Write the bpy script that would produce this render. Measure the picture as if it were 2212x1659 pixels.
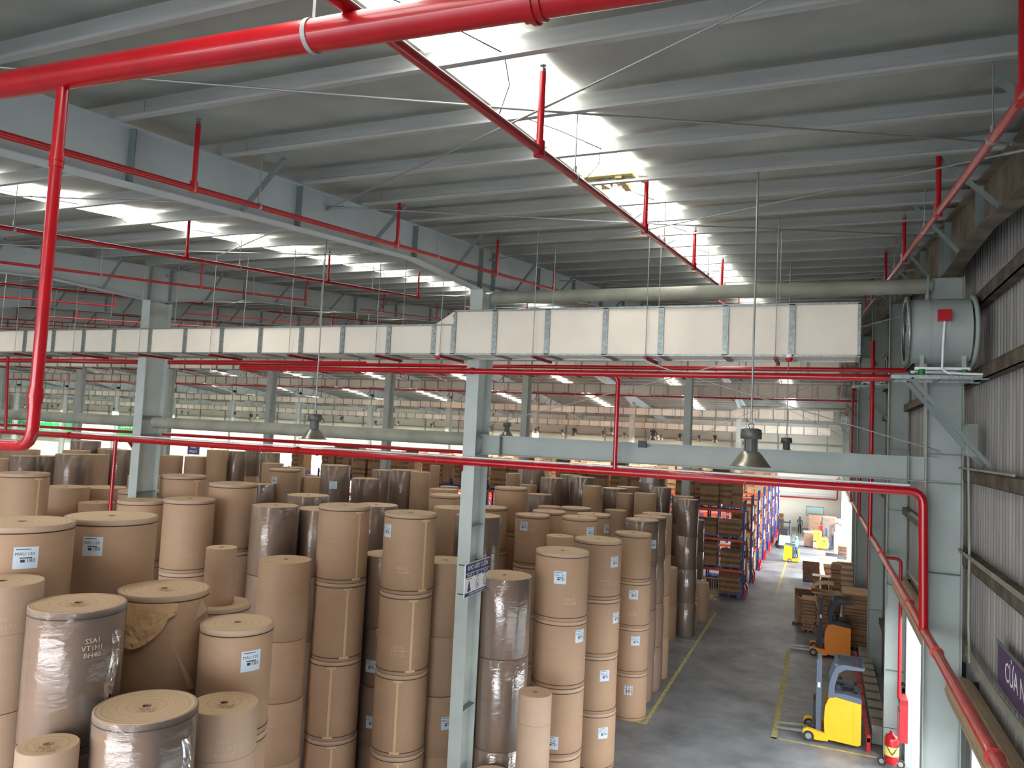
import bpy, bmesh, math, random
from math import sin, cos, tan, pi, radians, sqrt, atan2, hypot
from mathutils import Vector, Matrix
random.seed(7)
for _o in list(bpy.data.objects): bpy.data.objects.remove(_o)
SC = bpy.context.scene
COL = SC.collection

# ------------------------------------------------------------------ camera
YAW, PIT, ROL = 0.39792457521993263, 0.06351234778397152, 0.04785327771373211
CAMZ = 9.0
cf = Vector((-sin(YAW)*cos(PIT), cos(YAW)*cos(PIT), sin(PIT)))
r0 = Vector((cos(YAW), sin(YAW), 0)); u0 = r0.cross(cf)
cr = cos(ROL)*r0 + sin(ROL)*u0; cu = -sin(ROL)*r0 + cos(ROL)*u0
cd = bpy.data.cameras.new('camera'); cam = bpy.data.objects.new('camera', cd); COL.objects.link(cam)
M = Matrix((( cr.x, cu.x, -cf.x, 0), (cr.y, cu.y, -cf.y, 0), (cr.z, cu.z, -cf.z, CAMZ), (0, 0, 0, 1)))
cam.matrix_world = M
cd.sensor_fit = 'HORIZONTAL'; cd.sensor_width = 36; cd.lens = 36*1606.68/2212
cd.clip_start = 0.05; cd.clip_end = 600
SC.camera = cam
# ------------------------------------------------------------------ daylight
w = bpy.data.worlds.new('overcast_sky'); SC.world = w; w.use_nodes = True
bg = w.node_tree.nodes['Background']
bg.inputs[0].default_value = (0.93, 0.96, 1.0, 1); bg.inputs[1].default_value = 5.6
def area(name, loc, rot, sx, sy, power, color=(1, 1, 1), portal=False):
    l = bpy.data.lights.new(name, 'AREA'); l.shape = 'RECTANGLE'; l.size = sx; l.size_y = sy
    l.energy = power; l.color = color
    if portal: l.cycles.is_portal = True
    o = bpy.data.objects.new(name, l); COL.objects.link(o); o.location = loc; o.rotation_euler = rot
    return o
# openings the daylight comes through: open dispatch side behind the camera and the dock doors
area('daylight_portal', (-9.3, -13.9, 4.5), (radians(90), 0, 0), 23.4, 9, 1, portal=True)
DOORS = [(-12.6, -4.2), (6.1, 14.5), (15.6, 24.7), (52.8, 60.8), (62.1, 70.4), (71.5, 79.8)]
for _a, _b in DOORS: area('daylight_portal', (2.6, (_a+_b)/2, 2.2), (0, radians(90), 0), 4.4, _b-_a, 1, portal=True)
# area lights added inside the three far dock doors to brighten the aisle end
for _a, _b in DOORS[3:]: area('dock_fill_light', (2.3, (_a+_b)/2, 2.3), (0, radians(82), radians(-40)), 4.0, _b-_a-.6, 1050, (.9, .96, 1))
SC.view_settings.view_transform = 'Standard'; SC.view_settings.look = 'None'
SC.view_settings.exposure = 0.85; SC.view_settings.gamma = 1
SC.view_settings.use_curve_mapping = False
SC.cycles.use_denoising = True
SC.cycles.max_bounces = 7; SC.cycles.diffuse_bounces = 4; SC.cycles.glossy_bounces = 3
SC.cycles.transparent_max_bounces = 10; SC.cycles.sample_clamp_indirect = 6
SKYLIGHT = 3.4

# ------------------------------------------------------------------ materials
def mat(name, col, rough=.6, metal=0, var=.0, scale=3, bump=0, bscale=40, col2=None, emit=0, stretch=None, spec=None, coat=0):
    m = bpy.data.materials.new(name); m.use_nodes = True
    nt = m.node_tree; b = nt.nodes['Principled BSDF']
    b.inputs['Base Color'].default_value = (*col, 1); b.inputs['Roughness'].default_value = rough
    b.inputs['Metallic'].default_value = metal
    if coat: b.inputs['Coat Weight'].default_value = coat
    if spec is not None: b.inputs['Specular IOR Level'].default_value = spec
    tc = None
    if var or bump:
        tc = nt.nodes.new('ShaderNodeTexCoord'); mp = nt.nodes.new('ShaderNodeMapping')
        nt.links.new(tc.outputs['Object'], mp.inputs[0])
        if stretch: mp.inputs['Scale'].default_value = stretch
    if var:
        n = nt.nodes.new('ShaderNodeTexNoise'); n.inputs['Scale'].default_value = scale; n.inputs['Detail'].default_value = 5
        nt.links.new(mp.outputs[0], n.inputs['Vector'])
        r = nt.nodes.new('ShaderNodeValToRGB')
        c2 = col2 or tuple(max(0, c*(1-var)) for c in col)
        r.color_ramp.elements[0].color = (*c2, 1); r.color_ramp.elements[0].position = .35
        r.color_ramp.elements[1].color = (*[min(1, c*(1+var*.5)) for c in col], 1); r.color_ramp.elements[1].position = .65
        nt.links.new(n.outputs[0], r.inputs[0]); nt.links.new(r.outputs[0], b.inputs['Base Color'])
    if bump:
        n2 = nt.nodes.new('ShaderNodeTexNoise'); n2.inputs['Scale'].default_value = bscale; n2.inputs['Detail'].default_value = 3
        nt.links.new(mp.outputs[0], n2.inputs['Vector'])
        bp = nt.nodes.new('ShaderNodeBump'); bp.inputs['Strength'].default_value = bump; bp.inputs['Distance'].default_value = .02
        nt.links.new(n2.outputs[0], bp.inputs['Height']); nt.links.new(bp.outputs[0], b.inputs['Normal'])
    if emit:
        b.inputs['Emission Color'].default_value = (*col, 1); b.inputs['Emission Strength'].default_value = emit
    return m
def srgb(r, g, b):
    f = lambda c: (c/255/12.92 if c/255 <= .04045 else ((c/255+.055)/1.055)**2.4)
    return (f(r), f(g), f(b))
M_ = {}
M_['steel'] = mat('painted_steel', srgb(158, 168, 163), .5, 0, .08, 1.5, .05, 60)
M_['steel2'] = mat('stiffener_steel', srgb(122, 134, 132), .55, 0, .12, 1.5)
M_['galv'] = mat('galvanised_purlin', srgb(178, 180, 176), .45, .1, .15, 2, stretch=(.3, 4, 4))
M_['foil'] = mat('foil_insulation', srgb(168, 172, 164), .5, .05, .16, 1.2, .2, 5, stretch=(1, 1, 1))
M_['rsteel'] = mat('pale_rafter_paint', srgb(196, 206, 208), .5, 0, .06, 1.5)
M_['csteel'] = mat('pale_column_paint', srgb(188, 198, 194), .5, 0, .08, 1.5, .04, 50)
M_['flap'] = mat('loose_wrapper', srgb(206, 168, 122), .6, 0, .12, 6)
M_['dusty'] = mat('dusty_brown_steel', srgb(128, 118, 102), .75, 0, .4, 2.5)
M_['red'] = mat('red_paint', srgb(182, 8, 24), .3, 0, .12, 4, coat=.4)
M_['redd'] = mat('dark_red_paint', srgb(140, 14, 28), .45)
M_['zinc'] = mat('zinc_frame', srgb(150, 158, 155), .38, .7, .25, 25)
M_['rod'] = mat('hanger_rod_steel', srgb(165, 168, 165), .4, .6)
M_['duct'] = mat('duct_board', srgb(234, 224, 208), .65, 0, .05, 1.5)
M_['tube'] = mat('strut_grey_paint', srgb(150, 152, 138), .55, 0, .2, 2)
M_['clad'] = mat('wall_cladding', srgb(148, 146, 142), .5, .1, .25, 1.4, .15, 8, stretch=(2, 2, .25))
M_['girt'] = mat('dusty_girt', srgb(92, 82, 70), .8, 0, .5, 3)
M_['white'] = mat('white_wall', srgb(238, 235, 220), .7, 0, .04, .3)
M_['upwall'] = mat('upper_cladding', srgb(206, 204, 190), .7, 0, .08, .3)
M_['kraft'] = mat('kraft_paper', srgb(184, 151, 122), .62, 0, .03, 2.2, .05, 18, stretch=(1, 1, 6))
M_['kraft2'] = mat('kraft_paper_pale', srgb(196, 168, 144), .65, 0, .03, 2.2, stretch=(1, 1, 5))
M_['kraftd'] = mat('kraft_paper_dark', srgb(178, 148, 124), .62, 0, .05, 2.2, stretch=(1, 1, 5))
M_['tape'] = mat('paper_tape', srgb(222, 186, 142), .5)
M_['strap'] = mat('dark_strap_gap', srgb(66, 48, 34), .6)
M_['core'] = mat('core_dark', srgb(70, 48, 32), .8)
M_['label'] = mat('label_paper', srgb(214, 230, 244), .5)
M_['ink'] = mat('print_ink', srgb(60, 66, 84), .7)
M_['inkr'] = mat('brown_stamp_ink', srgb(110, 70, 45), .8)
M_['chalk'] = mat('chalk', srgb(212, 188, 166), .8)
M_['orange'] = mat('orange_beam_paint', srgb(235, 82, 26), .45)
M_['blue'] = mat('blue_rack_paint', srgb(34, 62, 140), .45)
M_['bluep'] = mat('blue_pallet_plastic', srgb(24, 92, 190), .5)
M_['card'] = mat('cardboard', srgb(164, 128, 96), .8, 0, .15, 4)
M_['card2'] = mat('cardboard_dark', srgb(128, 98, 78), .85, 0, .2, 4)
M_['card3'] = mat('cardboard_light', srgb(200, 160, 120), .8, 0, .08, 3)
M_['card4'] = mat('cardboard_white_face', srgb(232, 214, 196), .8, 0, .05, 3)
M_['yellow'] = mat('yellow_truck_paint', srgb(250, 186, 20), .35, 0, .05, 3, coat=.3)
M_['yorange'] = mat('orange_truck_paint', srgb(236, 140, 20), .38, 0, .06, 3, coat=.3)
M_['tgrey'] = mat('truck_slate_plastic', srgb(84, 96, 112), .5)
M_['dark'] = mat('dark_steel', srgb(44, 50, 58), .5, .2)
M_['rubber'] = mat('tyre_rubber', srgb(52, 48, 46), .8)
M_['lampg'] = mat('lamp_cast_grey', srgb(100, 102, 98), .5, .4)
M_['lampr'] = mat('lamp_reflector', srgb(170, 166, 152), .3, .75, .2, 8)
M_['ymark'] = mat('yellow_floor_paint', srgb(190, 178, 112), .7, 0, .35, 6)
M_['black'] = mat('black_rubber', srgb(25, 25, 27), .6)
M_['navy'] = mat('navy_print', srgb(52, 56, 106), .55)
M_['purple'] = mat('purple_print', srgb(80, 56, 98), .6)
M_['paper'] = mat('white_print', srgb(235, 236, 240), .6)
M_['green'] = mat('green_banner', srgb(20, 152, 108), .7, 0, .2, .3, col2=srgb(30, 170, 80))
M_['grbox'] = mat('grey_charger_box', srgb(142, 146, 142), .6, 0, .1, 3)
M_['vinyl'] = mat('clear_glass_board', srgb(190, 226, 226), .25)
M_['concr'] = mat('kerb_concrete', srgb(150, 142, 130), .85, 0, .2, 3)
M_['gspring'] = mat('green_mount', srgb(18, 120, 62), .5)
M_['skin'] = mat('skin', srgb(150, 104, 80), .6)
M_['cloth'] = mat('dark_blue_cloth', srgb(58, 82, 112), .85)
M_['clothd'] = mat('black_trousers', srgb(28, 30, 38), .85)
M_['clothl'] = mat('light_blue_cloth', srgb(120, 190, 226), .85)
M_['clothr'] = mat('red_cloth', srgb(190, 36, 54), .85)
M_['ybar'] = mat('yellow_rail_paint', srgb(226, 170, 30), .5)
M_['pinkpipe'] = mat('lit_dusty_red_paint', srgb(196, 60, 52), .4, 0, .2, 6, coat=.2)  # pinkish light on the wall pipe is mixed into this red
M_['shutter'] = mat('beige_shutter', srgb(172, 152, 122), .6, 0, .1, 3)
M_['foam'] = mat('yellowed_insulation', srgb(226, 206, 140), .9)
M_['cream'] = mat('cream_banner', srgb(230, 205, 110), .8)
M_['lit'] = mat('lit_lamp_lens', (1, .95, .82), .5, emit=12)
M_['sky'] = mat('lit_translucent_sheet', (1, .985, .93), .5, emit=SKYLIGHT)
# concrete floor
def floor_mat():
    m = bpy.data.materials.new('polished_concrete'); m.use_nodes = True; nt = m.node_tree; b = nt.nodes['Principled BSDF']
    tc = nt.nodes.new('ShaderNodeTexCoord')
    n = nt.nodes.new('ShaderNodeTexNoise'); n.inputs['Scale'].default_value = .45; n.inputs['Detail'].default_value = 8; n.inputs['Roughness'].default_value = .65
    nt.links.new(tc.outputs['Object'], n.inputs['Vector'])
    r = nt.nodes.new('ShaderNodeValToRGB')
    r.color_ramp.elements[0].color = (*srgb(94, 99, 105), 1); r.color_ramp.elements[0].position = .35
    r.color_ramp.elements[1].color = (*srgb(150, 153, 156), 1); r.color_ramp.elements[1].position = .68
    nt.links.new(n.outputs[0], r.inputs[0]); nt.links.new(r.outputs[0], b.inputs['Base Color'])
    n2 = nt.nodes.new('ShaderNodeTexNoise'); n2.inputs['Scale'].default_value = 2.5; n2.inputs['Detail'].default_value = 4
    nt.links.new(tc.outputs['Object'], n2.inputs['Vector'])
    mr = nt.nodes.new('ShaderNodeMapRange'); mr.inputs[3].default_value = .28; mr.inputs[4].default_value = .6
    nt.links.new(n2.outputs[0], mr.inputs[0]); nt.links.new(mr.outputs[0], b.inputs['Roughness'])
    return m
M_['floor'] = floor_mat()
def rolltop_mat():
    m = bpy.data.materials.new('roll_end_grain'); m.use_nodes = True; nt = m.node_tree; b = nt.nodes['Principled BSDF']
    b.inputs['Roughness'].default_value = .75
    tc = nt.nodes.new('ShaderNodeTexCoord')
    sx = nt.nodes.new('ShaderNodeSeparateXYZ'); nt.links.new(tc.outputs['Object'], sx.inputs[0])
    cx = nt.nodes.new('ShaderNodeCombineXYZ'); nt.links.new(sx.outputs[0], cx.inputs[0]); nt.links.new(sx.outputs[1], cx.inputs[1])
    ln = nt.nodes.new('ShaderNodeVectorMath'); ln.operation = 'LENGTH'; nt.links.new(cx.outputs[0], ln.inputs[0])
    n = nt.nodes.new('ShaderNodeTexNoise'); n.noise_dimensions = '1D'; n.inputs['Scale'].default_value = 26; n.inputs['Detail'].default_value = 4
    nt.links.new(ln.outputs['Value'], n.inputs['W'])
    r = nt.nodes.new('ShaderNodeValToRGB')
    r.color_ramp.elements[0].color = (*srgb(206, 174, 136), 1); r.color_ramp.elements[0].position = .36  # ring colours lightened to carry skylight falling on the roll tops
    r.color_ramp.elements[1].color = (*srgb(226, 196, 160), 1); r.color_ramp.elements[1].position = .64
    nt.links.new(n.outputs[0], r.inputs[0]); nt.links.new(r.outputs[0], b.inputs['Base Color'])
    return m
M_['rtop'] = rolltop_mat()
def film_mat(name, base, seed):
    m = bpy.data.materials.new(name); m.use_nodes = True; nt = m.node_tree
    for n in list(nt.nodes): nt.nodes.remove(n)
    out = nt.nodes.new('ShaderNodeOutputMaterial'); mix = nt.nodes.new('ShaderNodeMixShader')
    tr = nt.nodes.new('ShaderNodeBsdfTransparent'); tr.inputs[0].default_value = (.9, .89, .88, 1)
    gl = nt.nodes.new('ShaderNodeBsdfGlossy'); gl.inputs['Roughness'].default_value = .06
    tc = nt.nodes.new('ShaderNodeTexCoord'); mp = nt.nodes.new('ShaderNodeMapping'); mp.inputs['Scale'].default_value = (1, 1, 2.4); mp.inputs['Rotation'].default_value = (.5, .3, 0)
    mp.inputs['Location'].default_value = (seed, 0, 0)
    nt.links.new(tc.outputs['Object'], mp.inputs[0])
    n = nt.nodes.new('ShaderNodeTexNoise'); n.inputs['Scale'].default_value = 3.2; n.inputs['Detail'].default_value = 5; n.inputs['Distortion'].default_value = 1.6
    nt.links.new(mp.outputs[0], n.inputs['Vector'])
    bp = nt.nodes.new('ShaderNodeBump'); bp.inputs['Strength'].default_value = .35; bp.inputs['Distance'].default_value = .03
    nt.links.new(n.outputs[0], bp.inputs['Height']); nt.links.new(bp.outputs[0], gl.inputs['Normal'])
    fr = nt.nodes.new('ShaderNodeFresnel'); fr.inputs[0].default_value = 1.5; nt.links.new(bp.outputs[0], fr.inputs['Normal'])
    ad = nt.nodes.new('ShaderNodeMath'); ad.operation = 'ADD'; ad.inputs[1].default_value = base; nt.links.new(fr.outputs[0], ad.inputs[0])
    hz = nt.nodes.new('ShaderNodeBsdfDiffuse'); hz.inputs[0].default_value = (.8, .8, .82, 1); m0 = nt.nodes.new('ShaderNodeMixShader'); m0.inputs[0].default_value = .07
    nt.links.new(tr.outputs[0], m0.inputs[1]); nt.links.new(hz.outputs[0], m0.inputs[2])
    nt.links.new(ad.outputs[0], mix.inputs[0]); nt.links.new(m0.outputs[0], mix.inputs[1]); nt.links.new(gl.outputs[0], mix.inputs[2])
    nt.links.new(mix.outputs[0], out.inputs[0])
    return m
M_['film'] = film_mat('stretch_film', .05, 0)
M_['film2'] = film_mat('glossy_stretch_film', .13, 3)

ORD = ['first', 'second', 'third', 'fourth', 'fifth', 'sixth', 'seventh', 'eighth', 'ninth', 'tenth', 'eleventh', 'twelfth', 'thirteenth', 'fourteenth', 'fifteenth', 'sixteenth', 'seventeenth', 'eighteenth', 'nineteenth', 'twentieth']
ORD += ['twenty-'+q for q in ORD[:9]]+['thirtieth']+['thirty-'+q for q in ORD[:9]]+['fortieth']+['forty-'+q for q in ORD[:9]]+['fiftieth']
# ------------------------------------------------------------------ mesh helpers
class MB:
    def __init__(s): s.v = []; s.f = []; s.m = []; s.sm = []
    def add(s, vs, fs, mi=0, smooth=False):
        o = len(s.v); s.v += [tuple(x) for x in vs]
        for f in fs: s.f.append(tuple(i+o for i in f)); s.m.append(mi); s.sm.append(smooth)
        return s
    def box(s, x0, x1, y0, y1, z0, z1, mi=0):
        v = [(x0, y0, z0), (x1, y0, z0), (x1, y1, z0), (x0, y1, z0), (x0, y0, z1), (x1, y0, z1), (x1, y1, z1), (x0, y1, z1)]
        return s.add(v, [(3, 2, 1, 0), (4, 5, 6, 7), (0, 1, 5, 4), (1, 2, 6, 5), (2, 3, 7, 6), (3, 0, 4, 7)], mi)
    def bar(s, a, b, w, h, mi=0, up=(0, 0, 1)):
        a = Vector(a); b = Vector(b); d = (b-a).normalized(); u = Vector(up)
        if abs(d.dot(u)) > .99: u = Vector((0, 1, 0))
        x = d.cross(u).normalized(); z = x.cross(d)
        v = [p + x*sx*w/2 + z*sz*h/2 for p in (a, b) for sx, sz in ((-1, -1), (1, -1), (1, 1), (-1, 1))]
        return s.add(v, [(0, 1, 2, 3), (7, 6, 5, 4), (0, 4, 5, 1), (1, 5, 6, 2), (2, 6, 7, 3), (3, 7, 4, 0)], mi)
    def tube(s, a, b, r, n=12, mi=0, r2=None, caps=True):
        a = Vector(a); b = Vector(b); d = (b-a).normalized(); u = Vector((0, 0, 1))
        if abs(d.z) > .95: u = Vector((1, 0, 0))
        x = d.cross(u).normalized(); y = d.cross(x); r2 = r if r2 is None else r2
        v = [a + (x*cos(2*pi*i/n)+y*sin(2*pi*i/n))*r for i in range(n)] + [b + (x*cos(2*pi*i/n)+y*sin(2*pi*i/n))*r2 for i in range(n)]
        s.add(v, [(i, (i+1) % n, (i+1) % n+n, i+n) for i in range(n)], mi, True)
        if caps:
            s.add(v[:n], [tuple(range(n))[::-1]], mi); s.add(v[n:], [tuple(range(n))], mi)
        return s
    def path(s, pts, r, n=10, mi=0):
        pts = [Vector(p) for p in pts]; rings = []
        for i, p in enumerate(pts):
            d = ((pts[min(i+1, len(pts)-1)]-p).normalized() + (p-pts[max(i-1, 0)]).normalized()).normalized()
            if i == 0: u = Vector((0, 0, 1)) if abs(d.z) < .9 else Vector((1, 0, 0)); x = d.cross(u).normalized()
            else: x = (x - d*x.dot(d)).normalized()
            y = d.cross(x); rings.append([p+(x*cos(2*pi*k/n)+y*sin(2*pi*k/n))*r for k in range(n)])
        v = [q for R_ in rings for q in R_]; m = len(pts)
        f = [(j*n+i, j*n+(i+1) % n, (j+1)*n+(i+1) % n, (j+1)*n+i) for j in range(m-1) for i in range(n)]
        s.add(v, f, mi, True); s.add(rings[0], [tuple(range(n))], mi); s.add(rings[-1], [tuple(range(n))], mi); return s
    def lathe(s, prof, c=(0, 0, 0), n=32, mi=0, smooth=True):
        v = [(c[0]+r*cos(2*pi*i/n), c[1]+r*sin(2*pi*i/n), c[2]+z) for r, z in prof for i in range(n)]
        f = [(j*n+i, j*n+(i+1) % n, (j+1)*n+(i+1) % n, (j+1)*n+i) for j in range(len(prof)-1) for i in range(n)]
        return s.add(v, f, mi, smooth)
    def prism(s, poly, y0, y1, mi=0, ax='Y'):
        n = len(poly)
        g = {'Y': lambda p, t: (p[0], t, p[1]), 'X': lambda p, t: (t, p[0], p[1]), 'Z': lambda p, t: (p[0], p[1], t)}[ax]
        v = [g(p, y0) for p in poly] + [g(p, y1) for p in poly]
        return s.add(v, [tuple(range(n)), tuple(range(2*n-1, n-1, -1))] + [(i, i+n, (i+1) % n+n, (i+1) % n) for i in range(n)], mi)
    def mesh(s, name, mats):
        me = bpy.data.meshes.new(name); me.from_pydata(s.v, [], s.f)
        for m in mats: me.materials.append(m)
        me.polygons.foreach_set('material_index', s.m); me.polygons.foreach_set('use_smooth', s.sm); me.update()
        return me
    def build(s, name, mats, parent=None, loc=None, rz=0):
        if not isinstance(mats, (list, tuple)): mats = [mats]
        return link(name, s.mesh(name, mats), parent, loc, rz)
def link(name, me, parent=None, loc=None, rz=0):
    o = bpy.data.objects.new(name, me); COL.objects.link(o)
    if parent: o.parent = parent
    if loc: o.location = loc
    if rz: o.rotation_euler = (0, 0, rz)
    return o
def tag(o, label=None, cat=None, group=None, kind=None):
    if label: o['label'] = label
    if cat: o['category'] = cat
    if group: o['group'] = group
    if kind: o['kind'] = kind
    return o
def empty(name, loc, label, cat, group=None, rz=0):
    o = bpy.data.objects.new(name, None); COL.objects.link(o); o.location = loc; o.rotation_euler = (0, 0, rz); o.empty_display_size = .2
    return tag(o, label, cat, group)
def copy_tree(o, parent=None, kids=None):
    c = o.copy(); COL.objects.link(c)
    if parent: c.parent = parent
    for ch in (kids[o] if kids and o in kids else o.children): copy_tree(ch, c, kids)
    return c
def text_mesh(txt, size, extr=0.0, align='CENTER'):
    cu_ = bpy.data.curves.new('lettering', 'FONT'); cu_.body = txt; cu_.size = size; cu_.extrude = extr; cu_.align_x = align; cu_.align_y = 'CENTER'; cu_.resolution_u = 2
    o = bpy.data.objects.new('lettering', cu_); COL.objects.link(o)
    dg = bpy.context.evaluated_depsgraph_get(); me = bpy.data.meshes.new_from_object(o.evaluated_get(dg))
    bpy.data.objects.remove(o); bpy.data.curves.remove(cu_); return me
def flat_text(txt, size, material, parent, loc, rot, name='lettering', bold=0, sx=1):
    me = text_mesh(txt, size, .001); me.materials.clear(); me.materials.append(material)
    if sx != 1:
        for v in me.vertices: v.co.x *= sx
    o = link(name, me, parent, loc); o.rotation_euler = rot; return o
# ------------------------------------------------------------------ building shell
YF, YB, XL, XW, YR = -14.0, 88.4, -146.0, 2.45, 43.0
def zs(y): return 11.8+.1*y if y < YR else 11.8+.1*YR-.1*(y-YR)
FR = [2.0] + [-7.1-9.95*k for k in range(14)]          # portal frames across the hall
f = MB(); f.box(XL, 60, -60, 130, -.3, 0); tag(f.build('floor', M_['floor']), kind='structure')
# roof: foil-faced sheet sagging a little between the purlins
PY = [YF + 1.5*i for i in range(70) if YF + 1.5*i < YB]
def roof():
    xs = [XW+.1 - 1.0*i for i in range(150)]
    g = MB(); ys = []
    for i in range(len(PY)-1): ys += [PY[i], PY[i]+.5, PY[i]+1.0]
    ys.append(PY[-1])
    rnd = random.Random(5); v = []
    for y in ys:
        on = any(abs(y-p) < .01 for p in PY)
        for x in xs: v.append((x, y, zs(y) - (0 if on else .035+rnd.random()*.03)))
    n = len(xs)
    fs = [(j*n+i, j*n+i+1, (j+1)*n+i+1, (j+1)*n+i) for j in range(len(ys)-1) for i in range(n-1)]
    g.add(v, fs, 0, True)
    top = [(x, y, z+.12) for x, y, z in ((xs[0], YF, zs(YF)), (xs[-1], YF, zs(YF)), (xs[-1], YR, zs(YR)), (xs[0], YR, zs(YR)), (xs[0], YB, zs(YB)), (xs[-1], YB, zs(YB)))]
    g.add(top, [(0, 1, 2, 3), (3, 2, 5, 4)])
    return tag(g.build('ceiling', M_['foil']), kind='structure')
ceil = roof()
def purlin_mesh():
    g = MB(); L = XW - XL
    g.box(0, L, -.004, .004, -.2, 0, 0); g.box(0, L, -.07, 0, -.206, -.198, 0); g.box(0, L, 0, .07, -.01, -.002, 0)
    g.box(0, L, -.07, -.064, -.2, -.175, 0)
    for x in FR[:6]:                                      # lapped joints with bolts over each frame
        g.box(L-(XW-x)-.45, L-(XW-x)+.45, -.012, -.004, -.19, -.01, 0)
    return g.mesh('purlin', [M_['galv']])
pm = purlin_mesh()
for y in PY[1:]:
    link('purlin', pm, ceil, (XL, y, zs(y)-.045))
# sag rods between purlins under the skylights and bay centres
g = MB()
for k in range(3):
    xc = FR[k]-4.9
    for i in range(8, 38):
        y = PY[i]; s = 1 if i % 2 else -1
        g.path([(xc+.35*s, y, zs(y)-.08), (xc+.1, y+.75, zs(y+.75)-.16), (xc-.35*s, y+1.5, zs(y+1.5)-.18)], .006, 5)
tag(g.build('sag_rod', M_['dark'], ceil), kind='stuff')
# translucent roof sheets: one strip in every bay, on both slopes, a pane between each two purlins
pane = MB(); pane.box(-.45, .45, .03, 1.47, -.012, 0); pane_me = pane.mesh('pane', [M_['sky']])
for k in range(len(FR)-1):
    xc = -2.82 if k == 0 else FR[k]-4.9
    for sl in (0, 1):
        o = bpy.data.objects.new('window_%d' % (2*k+sl+1), None); COL.objects.link(o); o.location = (xc, 0, 0); tag(o, kind='structure')
        rng = [i for i in range(len(PY)-1) if (PY[i+1] <= YR+.3 if sl == 0 else PY[i] >= YR-.3)]
        rng = rng[2:-2] if sl == 0 else rng[2:-2]
        for i in rng:
            p = link('pane', pane_me, o, (0, PY[i], zs(PY[i])-.075)); p.rotation_euler = (math.atan(.1)*(1 if sl == 0 else -1), 0, 0)
g = MB()
for i in range(26):
    a = random.random()
    g.add([(-3.1+.75*a+random.uniform(-.1, .1), 9.9+.5*random.random(), zs(10)-.16-.04*random.random()) for _ in range(3)], [(0, 1, 2)])
g.box(-3.2, -2.5, 9.85, 10.1, zs(10)-.17, zs(10)-.12); g.box(-2.75, -2.66, 9.9, 10.5, zs(10)-.2, zs(10)-.11)
tag(g.build('insulation_scrap', M_['foam']), 'yellowed insulation scraps caught behind a pane of the nearest skylight strip', 'insulation')

# right wall: ribbed cladding above and between the dock doors
def cladding(y0, y1, z0, zt=None, top=None):
    g = MB(); y = y0; pts = []
    while y < y1-1e-4:
        for dy, dx in ((0, 0), (.10, 0), (.125, -.035), (.175, -.035), (.2, 0)):
            if y+dy <= y1+1e-4: pts.append((XW+dx, y+dy))
        y += .2
    n = len(pts); tz = (lambda yy: zs(yy)-.02) if zt is None else (lambda yy: zt)
    v = [(x, yy, z0) for x, yy in pts] + [(x, yy, tz(yy)) for x, yy in pts]
    g.add(v, [(i, i+n, i+n+1, i+1) for i in range(n-1)])
    g.box(XW+.01, XW+.06, y0, y1, z0, min(tz(y0), tz(y1)))
    return g
POSTY = [-13, -3.7, 5.6, 15, 25.2, 34.1, 43, 52.3, 61.6, 71, 80.3]
wr = cladding(YF, YB, 4.75).build('wall_right', M_['clad']); tag(wr, kind='structure')
edges = [YF] + [e for d in DOORS for e in d] + [YB]
for i in range(0, len(edges), 2):
    cladding(edges[i], edges[i+1], 0, 4.75).build('cladding_sheet', M_['clad'], wr)
def girt_mesh(y0, y1):
    g = MB(); g.box(-.2, 0, 0, y1-y0, -.005, .005); g.box(-.2, -.192, 0, y1-y0, -.2, 0); g.box(-.2, -.17, 0, y1-y0, -.2, -.193); g.box(-.2, -.05, 0, y1-y0, -.2, -.193)
    return g
for z in (7.3, 8.72, 10.35, 11.55):
    girt_mesh(YF, YB).build('girt', M_['girt'], wr, (XW-.02, YF, z))
girt_mesh(0, 40).build('girt', M_['girt'], wr, (XW-.02, 10, 12.75))
for a, b in zip(edges[0::2], edges[1::2]):
    if b-a > 2: girt_mesh(a, b).build('girt', M_['girt'], wr, (XW-.02, a, 2.2))
# door leaves of daylight: frames and rolled-up shutters
for i, (a, b) in enumerate(DOORS):
    o = bpy.data.objects.new('door_%d' % (i+1), None); COL.objects.link(o); o.location = (XW, a, 0); tag(o, kind='structure')
    for yy in (0, b-a):
        MB().box(-.12, .04, yy-.05, yy+.05, 0, 4.4).build('guide_rail', M_['steel'], o)
    MB().box(-.06, .04, 0, b-a, 4.3, 4.8).build('lintel', M_['girt'], o)
    s = MB(); n = 14; r = .24
    s.tube((-.28, .1, 5.1), (-.28, b-a-.1, 5.1), r, 22)
    for k in range(9):
        an = k*2*pi/9+.3
        s.bar((-.28+r*cos(an), .1, 5.1+r*sin(an)), (-.28+r*cos(an), b-a-.1, 5.1+r*sin(an)), .012, .012)
    s.build('rolled_shutter', M_['shutter'], o)
    for yy in (.05, b-a-.05):
        MB().box(-.45, 0, yy-.02, yy+.02, 4.92, 5.28).build('end_bracket', M_['dark'], o)
# outside: pale apron wall seen through the dock doors
g = MB(); g.box(9, 9.4, 0, 100, 0, 3.2); tag(g.build('wall_outside', M_['white']), kind='structure')

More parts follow.
